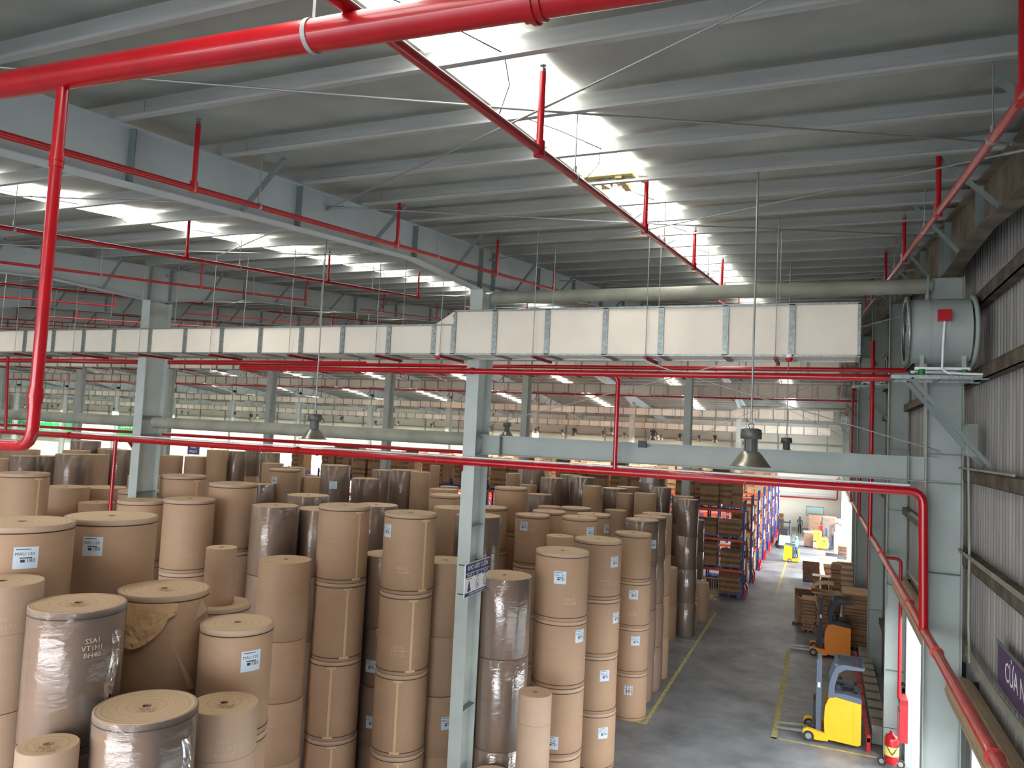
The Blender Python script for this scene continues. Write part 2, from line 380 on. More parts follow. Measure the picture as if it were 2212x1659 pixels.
# far wall
wb = MB(); wb.box(XL, XW, YB, YB+.2, 0, 7.0, 0); wb.build; wbo = wb.build('wall_back', M_['white']); tag(wbo, kind='structure')
g = MB(); g.box(XL, XW, YB+.03, YB+.2, 7.0, zs(YB), 0); g.build('upper_cladding', M_['upwall'], wbo)
g = MB()
for k in range(30): g.box(XW-2-5*k-.06, XW-2-5*k+.06, YB-.14, YB+.03, 7.0, zs(YB))
g.box(XL, XW, YB-.14, YB, 6.95, 7.15); g.box(XL, XW, YB-.1, YB, 9.0, 9.15); g.build('wall_frame', M_['tube'], wbo)
g = MB(); g.box(XL, -21, YF-.2, YF, 0, 10.6); tag(g.build('wall_front', M_['white']), kind='structure')  # unseen front wall, added to block light from behind at left
g = MB(); g.box(XL, XL+.2, YF, YB, 0, 16); tag(g.build('wall_left', M_['white']), kind='structure')

# ------------------------------------------------------------------ portal frames
def rafter_depth(y, rows=(-13, 15, 43, 71, 99)):
    d = min(abs(y-r) for r in rows); return .62 + .34*max(0, 1-d/3.2)
def make_rafter(x, k, detail):
    o = empty('roof_rafter', (x, 15, zs(15)-.25), RL[k], 'rafter', None if k < 4 else 'distant roof rafters')
    ys = sorted(set([YF+.05, 43.0, YB-.1]+[r+d for r in (-13, 15, 43, 71) for d in (-3.2, -.35, .35, 3.2) if YF < r+d < YB]))
    zt = lambda y: zs(y)-.255-(zs(15)-.25); zb = lambda y: zt(y)-rafter_depth(y)
    g = MB()
    for a, b in zip(ys[:-1], ys[1:]): g.prism([(a-15, zb(a)), (b-15, zb(b)), (b-15, zt(b)), (a-15, zt(a))], -.005, .005, ax='X')
    sm = M_['dusty'] if k == 0 else M_['rsteel']
    g.build('web', sm, o)
    for nm, zf in (('top_flange', zt), ('bottom_flange', zb)):
        g = MB()
        for a, b in zip(ys[:-1], ys[1:]): g.bar((0, a-15, zf(a)), (0, b-15, zf(b)), .24, .014)
        g.build(nm, sm, o)
    st = [5.7, 8.5, 11.8, 14.65, 15.35, 18.2, 21.2, 24.2, 27.2, 30.2, 33.2, 36.2, 39.2, 42.65, 43.35, 46.3, 50, 54, 58, 62, 66, 70.65, 71.35, 75, 79, 83]
    if detail:
        for y in st[:16]:
            g = MB(); g.box(-.11, .11, y-15-.006, y-15+.006, zb(y)+.01, zt(y)-.01); g.build('stiffener_plate', M_['steel2'], o)
        for y in (7.35, 10.3, 13.2, 16.6, 19.6, 22.6, 25.6):
            for s in ((1, -1) if x < 1 else (-1,)):
                g = MB(); g.bar((s*.1, y-15, zb(y)+.02), (s*.72, y-15+.02, zs(y)-.22-(zs(15)-.25)), .05, .05); g.build('fly_brace', M_['steel2'], o)
    else:
        g = MB()
        for y in st: g.box(-.11, .11, y-15-.01, y-15+.01, zb(y)+.01, zt(y)-.01)
        for y in range(4, 86, 3): g.bar((.1, y-15, zb(y)+.02), (.72, y-15, zs(y)-.22-(zs(15)-.25)), .05, .05)
        g.build('stiffener_plate', M_['steel2'], o)
    return o
RL = ['dark dusty tapered steel rafter high along the right wall', 'nearest pale steel roof rafter, running to the top of the column with the navy sign',
      'second pale steel rafter in from the right wall, left of the nearest one', 'third steel rafter from the right wall, over the hall beyond the nearest two'] + ['pale steel rafter far left, %s roof rafter counted from the right wall' % q for q in ORD[4:24]]
for k, x in enumerate(FR): make_rafter(x, k, k < 3)
def make_column(x, y, label, group, d0=.6, d1=.72, fw=.3, detail=True):
    h = zs(y)-.25-rafter_depth(y)+ (.35 if y == YR else 0)
    if y != 15: h = zs(y)-.9
    o = empty('steel_column', (x if x < 1 else 1.95, y, 0), label, 'column', group, rz=(pi/2 if x > 1 else 0))
    if x > 1: d0 = d1 = .56
    g = MB(); g.prism([(-d0/2, 0), (d0/2, 0), (d1/2, h), (-d1/2, h)], -.005, .005, ax='X'); g.build('web', M_['csteel'] if x < 1 else M_['steel'], o)
    for s in (-1, 1):
        g = MB(); g.add([(sx*fw/2, s*dd/2+t, z) for dd, z in ((d0, 0), (d1, h)) for sx, t in ((-1, -.009), (1, -.009), (1, .009), (-1, .009))],
              [(0, 1, 2, 3), (7, 6, 5, 4), (0, 4, 5, 1), (1, 5, 6, 2), (2, 6, 7, 3), (3, 7, 4, 0)])
        g.build('flange', M_['csteel'] if x < 1 else M_['steel'], o)
    g = MB(); g.box(-fw/2-.06, fw/2+.06, -d0/2-.06, d0/2+.06, 0, .03); g.build('base_plate', M_['steel2'], o)
    if detail:
        g = MB()
        for z in (3, 6.9, 8.45, 8.95, 11.0): g.box(-fw/2+.01, fw/2-.01, -d0/2, d0/2, z-.006, z+.006)
        g.build('stiffener_plate', M_['steel2'], o)
        g = MB()
        for z in (2.2, 4.1, 5.2, 6.3, 7.2): g.tube((.005, -d0/2+.08, z), (.03, -d0/2+.08, z), .014, 8)
        g.build('bolt', M_['dark'], o)
    return o
col_labels = {(0, 15): 'grey-green steel column on the right wall where the thick red pipe drops', (1, 15): 'tall steel column carrying the navy and white warehouse sign',
   (2, 15): 'pale blue steel column among the rolls at left, beside the red drop pipe', (1, 43): 'steel column beyond the rolls, in front of the racking, nearest the aisle',
   (2, 43): 'steel column beyond the rolls, just right of the sign column', (3, 43): 'steel column beyond the rolls, between the left lamp and the sign column',
   (4, 43): 'steel column beyond the rolls, just left of the left hanging lamp', (5, 43): 'steel column beyond the rolls, just right of the pale blue column',
   (6, 43): 'steel column beyond the rolls, just left of the pale blue column'}
for k, x in enumerate(FR):
    for y in (15, 43, 71):
        if y == 15 and k > 4: continue
        lab = col_labels.get((k, y)) or ('far steel column of the third column row, %s from the right wall' % ORD[k] if y == 71 else ('steel column of the second column row, %s from the right wall' % ORD[k] if y == 43 else 'steel column left of the frame, %s from the right wall' % ORD[k]))
        make_column(x, y, lab, None if (k, y) in col_labels else 'distant hall columns', *((.6, .72, .3) if y == 15 else (.55, .65, .4)), detail=(y == 15))
def wall_post(y, i):
    h = zs(y)-.3; o = empty('wall_post', (2.08, y, 0), PL[i], 'post', None if i < 5 else 'distant wall posts')
    g = MB(); g.box(-.25, .25, -.005, .005, 0, h); g.build('web', M_['steel'], o)
    for s in (-1, 1):
        g = MB(); g.box(s*.26-.01, s*.26+.01, -.13, .13, 0, h); g.build('flange', M_['steel'], o)
    g = MB(); 
    for z in (2.5, 5.0, 7.2, 9): g.box(-.24, .24, -.12, .12, z-.006, z+.006)
    g.build('stiffener_plate', M_['steel2'], o)
PL = ['', '', '', '', '', '', '']
for i, (y, l) in enumerate(((25.2, 'wall post behind the red wheeled extinguisher'), (34.1, 'wall post beyond the grey boxes, second past the near red drop pipe'), (52.3, 'wall post behind the low cardboard pallets in the aisle'),
        (61.6, 'wall post beside the tall reddish carton stack'), (80.3, 'last wall post before the white end wall'))):
    PL[i] = l; wall_post(y, i)

# ------------------------------------------------------------------ beams, struts, bracing of the first column row
o = empty('tie_beam', (-7.1, 15, 8.68), 'grey-green steel I-beam from the sign column to the right wall', 'beam')
for nm, z0, z1, hw in (('top_flange', .2, .215, .12), ('bottom_flange', -.215, -.2, .12), ('web', -.2, .2, .006)):
    g = MB(); g.box(.15, 8.95, -hw, hw, z0, z1); g.build(nm, M_['steel'], o)
for x in (.62, 8.5):
    g = MB(); g.box(x-.012, x+.012, -.13, .13, -.24, .24); g.build('end_plate', M_['steel2'], o)
g = MB(); g.box(3.68, 3.84, -.19, -.12, .12, .26); g.build('cable_clamp', M_['dark'], o)
def strut(x0, x1, y, z, r, label, m='tube'):
    o = empty('strut_tube', (x0, y, z), label, 'strut')
    g = MB(); g.tube((.25, 0, 0), (x1-x0-.25, 0, 0), r, 20); g.build('tube', M_[m], o)
    for x in (.2, x1-x0-.2):
        g = MB(); g.box(x-.06, x+.06, -.02, .02, -r*.8, r*.8); g.build('end_lug', M_['steel'], o)
strut(-7.1, 2.0, 15, 11.95, .135, 'long grey tube strut high above the white duct, reaching the right wall')
strut(-17.05, -7.1, 15, 8.78, .15, 'round grey strut between the pale blue column and the sign column')
strut(-27, -17.05, 15, 8.78, .15, 'round grey strut at far left, left of the pale blue column')
strut(-7.1, 2.0, 71, 12.2, .15, 'distant grey tube strut above the third duct near the right wall')
def cable(a, b, label, grp=None, r=.011):
    g = MB(); a = Vector(a); b = Vector(b); mid = (a+b)/2; mid.z -= .03
    g.path([a, mid, b], r, 6); g.tube(a, a+(b-a).normalized()*.25, r*2, 6); g.tube(b, b+(a-b).normalized()*.25, r*2, 6)
    tag(g.build('brace_rod', M_['rod']), label, 'brace rod', grp)
GR = 'thin crossed brace rods under the roof'
for k in range(3):
    xa, xb = FR[k+1]+.02, FR[k]-.02
    for b_, (y0, y1) in enumerate(((3.2, 9.2), (9.2, 15.2), (20, 26), (26, 32), (32, 38))):
        cable((xa, y0, zs(y0)-.42), (xb, y1, zs(y1)-.42), 'thin roof brace rod, %s cross of the %s bay, running away towards the right' % (ORD[b_], ORD[k]), GR)
        cable((xa, y1, zs(y1)-.46), (xb, y0, zs(y0)-.46), 'thin roof brace rod, %s cross of the %s bay, running away towards the left' % (ORD[b_], ORD[k]), GR)
cable((-6.9, 15, 9.1), (1.9, 15, 11.6), 'diagonal brace rod rising from the sign column towards the fan')
cable((-6.9, 15, 11.6), (1.9, 15, 9.0), 'diagonal brace rod falling from the sign column to the wall beam')
for k, (y) in enumerate((43, 71)):
    cable((-6.9, y, 9.1), (1.9, y, 13.5), '%s distant wall-side brace rod rising to the right beyond the ducts' % ORD[k], 'distant diagonal brace rods')
    cable((-6.9, y, 13.5), (1.9, y, 9.1), '%s distant wall-side brace rod falling to the right beyond the ducts' % ORD[k], 'distant diagonal brace rods')
# ------------------------------------------------------------------ sprinkler pipework
def pipe(name, pts, r, label, m='red', n=14, cat='pipe', couplings=(), group=None):
    o = empty(name, pts[0], label, cat, group); p0 = Vector(pts[0])
    q = [Vector(p)-p0 for p in pts]
    # rounded elbows
    path = [q[0]]
    for i in range(1, len(q)-1):
        a, b, c = q[i-1], q[i], q[i+1]; e = min(.22, 2.8*r+.02, (b-a).length/2, (c-b).length/2)
        pa = b-(b-a).normalized()*e; pc = b+(c-b).normalized()*e
        for t in (0, .25, .5, .75, 1): path.append(pa*(1-t)**2+b*2*t*(1-t)+pc*t*t)
    path.append(q[-1]); g = MB(); g.path(path, r, n); g.build('pipe_run', M_[m], o)
    for c in couplings:
        a = Vector(c[0])-p0; d = Vector(c[1]).normalized(); g = MB(); g.tube(a-d*.05, a+d*.05, r*1.16, n); g.tube(a-d*.012, a+d*.012, r*1.3, n); g.build('coupling', M_[m], o)
    return o
zb_ = lambda y: 10.9+.1*y if y < 43 else 15.2-.1*(y-43)
_g = MB(); _g.tube((0, 0, 0), (0, 0, .7), .025, 6); RN = _g.mesh('riser_nipple', [M_['red']])
def branch(x, y0, y1, ys, label, r=.032, group=None, hang=True, rise=.72, lite=False):
    o = empty('sprinkler_branch', (x, y0, zb_(y0)), label, 'sprinkler pipe', group)
    P = lambda y, dz=0: (0, y-y0, zb_(y)-zb_(y0)+dz)
    g = MB(); g.tube(P(y0), P(y1), r, 6 if lite else 12)
    if lite:
        g.build('branch_pipe', M_['red'], o)
        for y in ys: link('riser_nipple', RN, o, P(y))
        return o
    g.build('branch_pipe', M_['red'], o)
    for y in ys:
        g = MB(); g.tube(P(y), P(y, rise), r*.8, 10); g.tube(P(y, -r*1.3), P(y, r*2.2), r*1.25, 10); g.build('riser_nipple', M_['red'], o)
        g = MB(); g.tube(P(y, rise), P(y, rise+.035), r*.75, 8); g.tube(P(y, rise+.035), P(y, rise+.06), .006, 6); g.tube(P(y, rise+.06), P(y, rise+.066), .03, 10); g.build('sprinkler_head', M_['zinc'], o)
    if hang:
        for y in [y_ for y_ in (7.05, 11.6, 16.4, 27, 34) if y0 < y_ < y1]:
            g = MB(); g.tube(P(y, r), P(y, zs(y)-.2-zb_(y)), .007, 6); g.tube((0, y-y0-.02, P(y)[2]), (0, y-y0+.02, P(y)[2]), r*1.25, 12); g.tube(P(y, .05), P(y, .12), .018, 8); g.build('hanger', M_['rod'], o)
    return o
YS = [6.03, 10.24, 14.5, 18.75]
# thick main crossing the top left corner, with the drop pipe at the left
o = pipe('fire_main', [(-14, 3.2, 11.487), (3.5, 3.2, 10.92)], .088, 'thick glossy red fire main crossing the upper left of the picture', n=28,
     couplings=[((-1.32, 3.2, 11.078), (1, 0, -.032))])
g = MB(); g.tube((11.35, 0, -.368), (11.38, 0, -.369), .094, 24); g.bar((11.365, 0, -.3), (11.365, 0, .5), .02, .004); g.build('pipe_clamp', M_['galv'], o)
pipe('fire_drop_pipe', [(-4.63, 3.2, 11.1), (-4.63, 3.2, 8.76), (-7.4, 3.2, 8.72)], .037, 'glossy red drop pipe with elbow at far left, hanging from the thick main', n=20,
     couplings=[((-4.63, 3.2, 10.62), (0, 0, 1)), ((-4.63, 3.2, 9.08), (0, 0, 1))])
branch(-2.38, 1.2, 18.8, YS, 'red sprinkler branch under the nearest skylight strip, top centre', .04)
branch(1.25, 1.2, 18.8, YS, 'red sprinkler branch beside the right wall rafter', .04)
branch(-6.45, 1.2, 18.2, [6.03, 10.24, 14.2, 17.8], 'red sprinkler branch running along the front of the nearest rafter', .035)
branch(-11.0, 1.2, 18.8, YS, 'red sprinkler branch in the bay left of the nearest rafter', .035)
branch(-15.0, 1.2, 18.8, YS, 'red sprinkler branch just right of the second rafter', .03)
for i in range(7):
    branch(-19.3-4.1*i, 1.2, 18.8, YS, 'far left red sprinkler branch, %s one beyond the second rafter' % ORD[i], .03, 'far left sprinkler branches', lite=i > 1, hang=i < 2)
for i in range(20):
    branch(1.25-4.2*i, 22.5, 40, (24, 28.2, 32.4, 36.6, 40), 'red sprinkler branch behind the near duct, %s from the right wall' % ORD[i], .03, 'sprinkler branches behind the ducts', lite=True)
for i in range(22):
    branch(1.25-4.2*i, 52, 68, (52, 56, 60, 64, 68), 'distant red sprinkler branch under the far roof slope, %s from the right' % ORD[i], .03, 'distant sprinkler branches', lite=True)
# wall main and cross mains
pipe('wall_fire_main', [(1.65, 4, 5.99), (1.65, 86, 5.78)], .075, 'dusty red pipe, tinted pinkish as lit, running the length of the right wall', 'pinkpipe', 20,
     couplings=[((1.65, y, 5.97), (0, 1, 0)) for y in (9, 13.1, 17, 24.5)])
o = pipe('cross_main', [(-27, 14.55, 8.28), (1.6, 14.55, 8.3), (1.63, 14.55, 5.97)], .075, 'long red pipe below the I-beam, bending down to the wall pipe', n=18,
     couplings=[((x, 14.55, 8.3), (1, 0, 0)) for x in (-2.1, -11.6, -19.5)])
g = MB()
for i in range(15): x = 3+1.62*i; g.tube((x, 0, 0), (x+.02, 0, 0), .08, 14)
g.build('joint_ring', M_['pinkpipe'], o)
g = MB(); g.tube((0, .02, .1), (28.4, .02, .12), .018, 8); g.build('white_conduit', M_['paper'], o)
for x, s in ((-7.1, 1), (-17.05, 1)):
    g = MB(); g.prism([(-.02, -.06), (.3, -.06), (.3, -.36), (.24, -.36)], x+27-.15-.02, x+27-.15+.03, ax='X'); g.build('bracket', M_['redd'], o)
pipe('cross_main', [(-13.2, 14.2, 10.24), (1.62, 14.2, 10.22)], .06, 'red pipe passing just under the near white duct', couplings=[((-6.9, 14.2, 10.24), (1, 0, 0))])
pipe('cross_main', [(-40, 16.3, 10.6), (-11, 16.3, 10.6)], .035, 'thin red pipe under the near duct at left')
pipe('cross_main', [(-60, 21, 10.95), (1.9, 21, 11.0)], .06, 'red pipe crossing behind the near duct, just below the second duct')
pipe('cross_main', [(-100, 48.6, 11.75), (1.9, 48.6, 11.75)], .06, 'distant red cross pipe near the third duct')
pipe('cross_main', [(-27, 15.5, 8.45), (-7.3, 15.5, 8.47)], .045, 'thin red pipe running under the round grey strut')
pipe('drop_pipe', [(-4.15, 14.4, 10.24), (-3.8, 14.5, 10.2), (-3.8, 14.5, 8.35)], .045, 'short red vertical pipe dropping to the cross pipe right of the sign column')
pipe('drop_pipe', [(-17.5, 14.4, 8.25), (-17.5, 14.4, 1.0)], .05, 'red vertical pipe beside the pale blue column at left')
pipe('drop_pipe', [(-22.2, 14.4, 10.6), (-22.0, 14.4, 8.3)], .04, 'thin red vertical pipe at the far left edge')
pipe('drop_pipe', [(1.57, 29.0, 12.8), (1.57, 29.0, 5.9)], .074, 'thick red vertical pipe on the wall left of the fan', couplings=[((1.57, 29.0, 7.9), (0, 0, 1))])
pipe('drop_pipe', [(1.57, 47.6, 12.6), (1.57, 47.6, 5.85)], .07, 'red vertical pipe on the right wall, second beyond the fan')
pipe('drop_pipe', [(1.57, 37.4, 8.6), (1.57, 37.4, 5.85)], .07, 'red vertical pipe on the right wall, third beyond the fan')
pipe('drop_pipe', [(2.1, 39.6, 8.0), (2.1, 39.6, 0)], .045, 'slim red vertical pipe below the wall pipe beside the cardboard stacks', group=None)
pipe('hose_feed_pipe', [(1.65, 23.9, 5.93), (2.1, 23.9, 5.93), (2.1, 23.9, 2.1)], .045, 'red feed pipe running down to the hose cabinet')
o = pipe('end_wall_pipe', [(-30, 88.1, 3.05), (1.55, 88.1, 3.3), (1.55, 88.1, 5.6)], .08, 'red pipe with upturned end on the far white wall')
pipe('end_wall_pipe', [(-30, 88.15, 3.5), (1.4, 88.15, 3.65)], .14, 'pale grey pipe above the red one on the far white wall', 'paper')
# second-plane hangers: bare rods from the roof to the ducts are built with the ducts

# ------------------------------------------------------------------ air ducts
def duct(y, z0, h, dep, xs, label, detail=True, hl=None, xj=-7.15, group=None, z0r=None):
    o = empty('air_duct', (0, y, z0), label, 'duct', group); hl = hl or h*.7
    for i in range(len(xs)-1):
        b, a = xs[i], xs[i+1]                                # b right, a left
        hh = h if (a+b)/2 > xj else hl
        g = MB()
        if a < xj < b:
            g.add([(a, 0, 0), (b, 0, 0), (b, 0, h), (a, 0, hl), (a, dep, 0), (b, dep, 0), (b, dep, h), (a, dep, hl)], [(0, 1, 2, 3), (4, 7, 6, 5), (0, 4, 5, 1), (3, 2, 6, 7), (0, 3, 7, 4), (1, 5, 6, 2)])
        else: g.box(a+.03, b-.03, .02, dep-.02, .015, hh-.015)
        g.build('duct_section', M_['duct'], o)
        if detail:
            g = MB(); e = .035
            for zz in (0, hh): g.bar((a, 0, zz), (b, 0, zz), e, e); g.bar((a, dep, zz), (b, dep, zz), e, e)
            for xx in (a+.025, b-.025):
                g.bar((xx, 0, 0), (xx, 0, hh), .05, e); g.bar((xx, 0, 0), (xx, dep, 0), .05, e); g.bar((xx, dep, 0), (xx, dep, hh), .05, e); g.bar((xx, 0, hh), (xx, dep, hh), .05, e)
            for q in range(4): g.box(a-.02, a+.02, -.03, -.015, .1+q*hh/4, .15+q*hh/4)
            g.build('flange_frame', M_['zinc'], o)
    if not detail:
        g = MB()
        for xx in xs:
            hh = h if xx > xj else hl
            g.bar((xx, -.01, -.03), (xx, -.01, hh+.03), .07, .03); g.bar((xx, -.01, -.02), (xx, dep, -.02), .07, .03)
        g.bar((xs[-1], 0, hl), (xj, 0, hl), .03, .03); g.bar((xj, 0, h), (xs[0], 0, h), .03, .03); g.bar((xs[-1], 0, 0), (xs[0], 0, 0), .03, .03)
        g.build('flange_frame', M_['zinc'], o)
    sup = [x for i, x in enumerate(xs) if i % 2 == 1]
    for x in sup:
        g = MB(); xx = x-.25; g.bar((xx, -.1, -.05), (xx, dep+.12, -.05), .05, .05)
        g.build('support_channel', M_['redd'], o)
        g = MB()
        for yy in (-.08, dep+.1): g.tube((xx, yy, -.05), (xx, yy, zs(y+yy)-z0-.2), .008 if detail else .012, 6)
        g.build('hanger_rod', M_['rod'], o)
    return o
b1 = [.54, -.52, -1.61, -2.74, -3.78, -4.93, -6.04, -6.95, -7.4, -8.48, -9.65, -10.75, -11.9, -13.05, -14.19, -15.34, -16.58, -17.68, -18.82, -19.95, -21.1, -22.2, -23.3, -24.4]
duct(13.35, 10.5, .88, .85, b1, 'nearest large white duct crossing the hall with a reducer near the middle', hl=.6, xj=-7.15)
def bs(x1, xe, st):
    r = [x1]
    while r[-1] > xe: r.append(r[-1]-st)
    return r
duct(31, 11.62, .85, .85, bs(.55, -62, 1.15), 'second white duct, seen just below the nearest one', False, .6, -7)
duct(49.5, 11.93, .85, .85, bs(.75, -88, 1.15), 'third white duct across the hall, beyond the second', False, .6, -7)
duct(65, 11.0, .85, .85, bs(.8, -106, 1.15), 'fourth white duct across the hall', False, .6, -7)
duct(77.5, 10.0, .8, .85, bs(.7, -112, 1.2), 'farthest white duct across the hall, close to the end wall', False, .6, -7)

# ------------------------------------------------------------------ jet fans on wall brackets
def jet_fan(y, zc, label, big=True):
    o = empty('axial_fan', (1.22, y, zc), label, 'fan'); L = .92; r = .52 if big else .42
    g = MB(); g.tube((.05, 0, 0), (L-.05, 0, 0), r, 36, caps=False); g.tube((.05, 0, 0), (L-.05, 0, 0), r-.02, 36, caps=False)
    for x in (.3, .56): g.tube((x, 0, 0), (x+.012, 0, 0), r+.006, 36)
    g.build('casing', M_['steel'], o)
    for x in (0, L):
        g = MB(); n = 36
        v = [(x+dx, rr*cos(2*pi*i/n), rr*sin(2*pi*i/n)) for dx, rr in ((-.02, r-.03), (-.02, r+.05), (.03, r+.05), (.03, r)) for i in range(n)]
        g.add(v, [(j*n+i, j*n+(i+1) % n, (j+1)*n+(i+1) % n, (j+1)*n+i) for j in range(3) for i in range(n)], 0, True); g.build('flange_ring', M_['zinc'] if x == 0 else M_['steel'], o)
    g = MB(); g.tube((.2, 0, 0), (.7, 0, 0), .14, 20); g.build('motor_hub', M_['dark'], o)
    for i in range(8):
        a = 2*pi*i/8; g = MB(); c, s = cos(a), sin(a)
        g.add([(.22, .12*c, .12*s), (.32, .12*c-.05*s, .12*s+.05*c), (.3, (r-.05)*c-.12*s, (r-.05)*s+.12*c), (.2, (r-.05)*c, (r-.05)*s)], [(0, 1, 2, 3), (3, 2, 1, 0)]); g.build('blade', M_['dark'], o)
    g = MB(); g.box(.38, .56, -r-.1, -r+.02, .08, .26); g.build('isolator_box', M_['red'], o)
    for x in (.2, .78):
        g = MB(); g.box(x-.03, x+.03, -.3, .3, -r-.1, -r+.14); g.build('foot', M_['steel'], o)
    for yy in (-.31, .31): g = MB(); g.box(.1, .86, yy-.03, yy+.03, -r-.13, -r-.09); g.build('base_rail', M_['paper'], o)
    for x in (.2, .78):
        for yy in (-.31, .31): g = MB(); g.tube((x, yy, -r-.22), (x, yy, -r-.12), .05, 14); g.build('spring_mount', M_['gspring'], o)
    g = MB(); z = -r-.25
    for yy in (-.36, .36): g.bar((-.22, yy, z), (1.1, yy, z), .06, .06)
    for x in (-.2, .45): g.bar((x, -.36, z), (x, .36, z), .06, .06)
    g.build('bracket_frame', M_['zinc'], o)
    for yy in (-.36, .36):
        g = MB(); g.bar((.05, yy, z-.02), (1.12, yy, z-1.35), .06, .06); g.build('diagonal_strut', M_['steel2'], o)
    g = MB(); g.path([(.48, -r-.03, .08), (.46, -r-.02, -.35), (.47, -.4, -r-.12), (.55, -.42, -r-.19), (1.05, -.42, -r-.2)], .018, 8); g.build('conduit', M_['paper'], o)
jet_fan(13.6, 10.93, 'large grey axial fan with red box on wall bracket, nearest')
jet_fan(31.2, 12.0, 'second grey axial fan, just right of the near duct end', False)
jet_fan(49.8, 12.35, 'third grey axial fan with small red box on the wall', False)
jet_fan(65.2, 11.4, 'fourth grey axial fan, small, at the end of the fourth duct', False)
# red beacon and small detectors under duct
for x, l in ((-.55, 'small red dome beacon under the near duct, close to the fan'), (-7.25, 'small red dome beacon under the near duct, left of the sign column')):
    o = empty('beacon', (x, 13.3, 10.46), l, 'beacon')
    g = MB(); g.tube((0, 0, 0), (0, 0, .06), .05, 14); g.build('base', M_['paper'], o)
    g = MB(); g.lathe([(.0, -.075), (.04, -.065), (.06, -.03), (.06, 0), (.0, 0)], n=14); g.build('dome', M_['red'], o)
# ------------------------------------------------------------------ high-bay lamps
def lamp(name='high_bay_lamp'):
    o = bpy.data.objects.new(name, None); COL.objects.link(o)
    g = MB(); g.lathe([(0, .4), (.08, .4), (.13, .385), (.135, .33), (.135, .26), (0, .255)], n=28); g.build('driver_housing', M_['lampg'], o)
    g = MB()
    for i in range(14):
        a = 2*pi*i/14; g.bar((.075*cos(a), .075*sin(a), .1), (.075*cos(a), .075*sin(a), .27), .012, .06, up=(-sin(a), cos(a), 0))
    g.tube((0, 0, .08), (0, 0, .27), .07, 20); g.build('heat_sink', M_['lampg'], o)
    g = MB(); g.lathe([(.09, .1), (.11, .095), (.15, .05), (.2, -.02), (.245, -.085), (.262, -.095), (.262, -.1), (.24, -.085), (.14, .045), (.09, .09)], n=36); g.build('reflector', M_['lampr'], o)
    g = MB(); g.path([(-.02, 0, .4), (-.035, 0, .44), (0, 0, .475), (.035, 0, .44), (.02, 0, .4)], .006, 6); g.build('hook', M_['dark'], o)
    return o
L0 = lamp(); LK = {L0: list(L0.children)}
def place_lamp(x, y, z, lab, first=False, group=None, lit=0):
    o = L0 if first else copy_tree(L0, None, LK); o.location = (x, y, z); tag(o, lab, 'lamp', group)
    if lit:
        MB().tube((0, 0, -.09), (0, 0, -.08), .2, 16).build('lit_lens', M_['lit'], o)
        l = area('lamp_light', (x, y, z-.12), (0, 0, 0), .36, .36, lit, (1, .94, .8)); l.data.shape = 'DISK'
    g = MB(); g.tube((0, 0, .47), (0, 0, zs(y)-.06-z), .013, 8); g.build('drop_rod', M_['rod'], o)
    return o
place_lamp(-.87, 10.25, 8.79, 'grey high-bay lamp with conical reflector hanging in front of the I-beam', True)
place_lamp(-9.28, 12.1, 8.76, 'grey high-bay lamp at left, hanging in front of the round strut')
place_lamp(-.85, 20.2, 8.78, 'high-bay lamp half hidden behind the I-beam, right of the near lamp')
place_lamp(-10.2, 24, 8.9, 'high-bay lamp beyond the I-beam, just right of the sign column')
for i, (x, y) in enumerate(sorted([(az*y, y) for az, y in ((-.0904, 40), (-.211, 34), (-.3226, 46), (-.1297, 52), (-.15, 60), (-.175, 52), (-.28, 60), (-.25, 66), (-.2, 70), (-.34, 70), (-.38, 62), (-.45, 60), (-.55, 64), (-.65, 60), (-.75, 66), (-.9, 47), (-1.1, 46))], key=lambda p: p[0]/p[1])):
    place_lamp(x, y, 9.0, 'small distant high-bay lamp, %s from the left' % ORD[i], group='distant high-bay lamps', lit=400 if y > 55 else 0)
for j, y in enumerate((54, 70.5, 83)):  # extra rows of lamps added to brighten the far hall
    for i in range(10):
        place_lamp(-14.5-12*i, y, 9.2, 'added fill lamp in the %s far lamp row, %s from the aisle' % (ORD[j], ORD[i]), group='lamps added to brighten the far hall', lit=850)
# ------------------------------------------------------------------ paper rolls
def wrap(me, r, a0, z0, sc=1):
    for v in me.vertices:
        an = a0 + v.co.x/r; rr = r+.004+v.co.z
        v.co = (rr*cos(an), rr*sin(an), z0+v.co.y)
    me.update(); return me
def patch(r, a0, z0, wd, ht, dr=.003, n=6):
    g = MB(); v = []
    for j in (0, 1):
        for i in range(n+1):
            an = a0+(i/n-.5)*wd/r; v.append(((r+dr)*cos(an), (r+dr)*sin(an), z0+(j-.5)*ht))
    g.add(v, [(i, i+1, n+2+i, n+1+i) for i in range(n)], 0, True); return g
_TM = {}
def wtext(txt, size, r, a0, z0, material, parent, name='handwriting', lift=.0):
    if (txt, size) not in _TM: _TM[(txt, size)] = text_mesh(txt, size)
    me = _TM[(txt, size)].copy(); me.materials.clear(); me.materials.append(material)
    return link(name, wrap(me, r+lift, a0, z0), parent)
def add_label(o, r, a, z, s=.3, small=False):
    p = patch(r, a, z, s, s).build('paper_label', M_['label'], o)
    if not small:
        wtext('MAU 120', s*.2, r, a-.02, z+s*.18, M_['ink'], p, 'printing', .001)
        wtext('180', s*.26, r, a+s*.2/r, z-s*.14, M_['ink'], p, 'printing', .001)
        g = patch(r, a-.05, z+s*.4, s*.6, s*.035, .005); g2 = patch(r, a, z-.0, s*.5, s*.05, .005); g.add(g2.v, g2.f); g2 = patch(r, a-s*.12/r, z-s*.14, s*.18, s*.14, .005); g.add(g2.v, g2.f)
        g.build('printing', M_['ink'], p)
_RM = {}
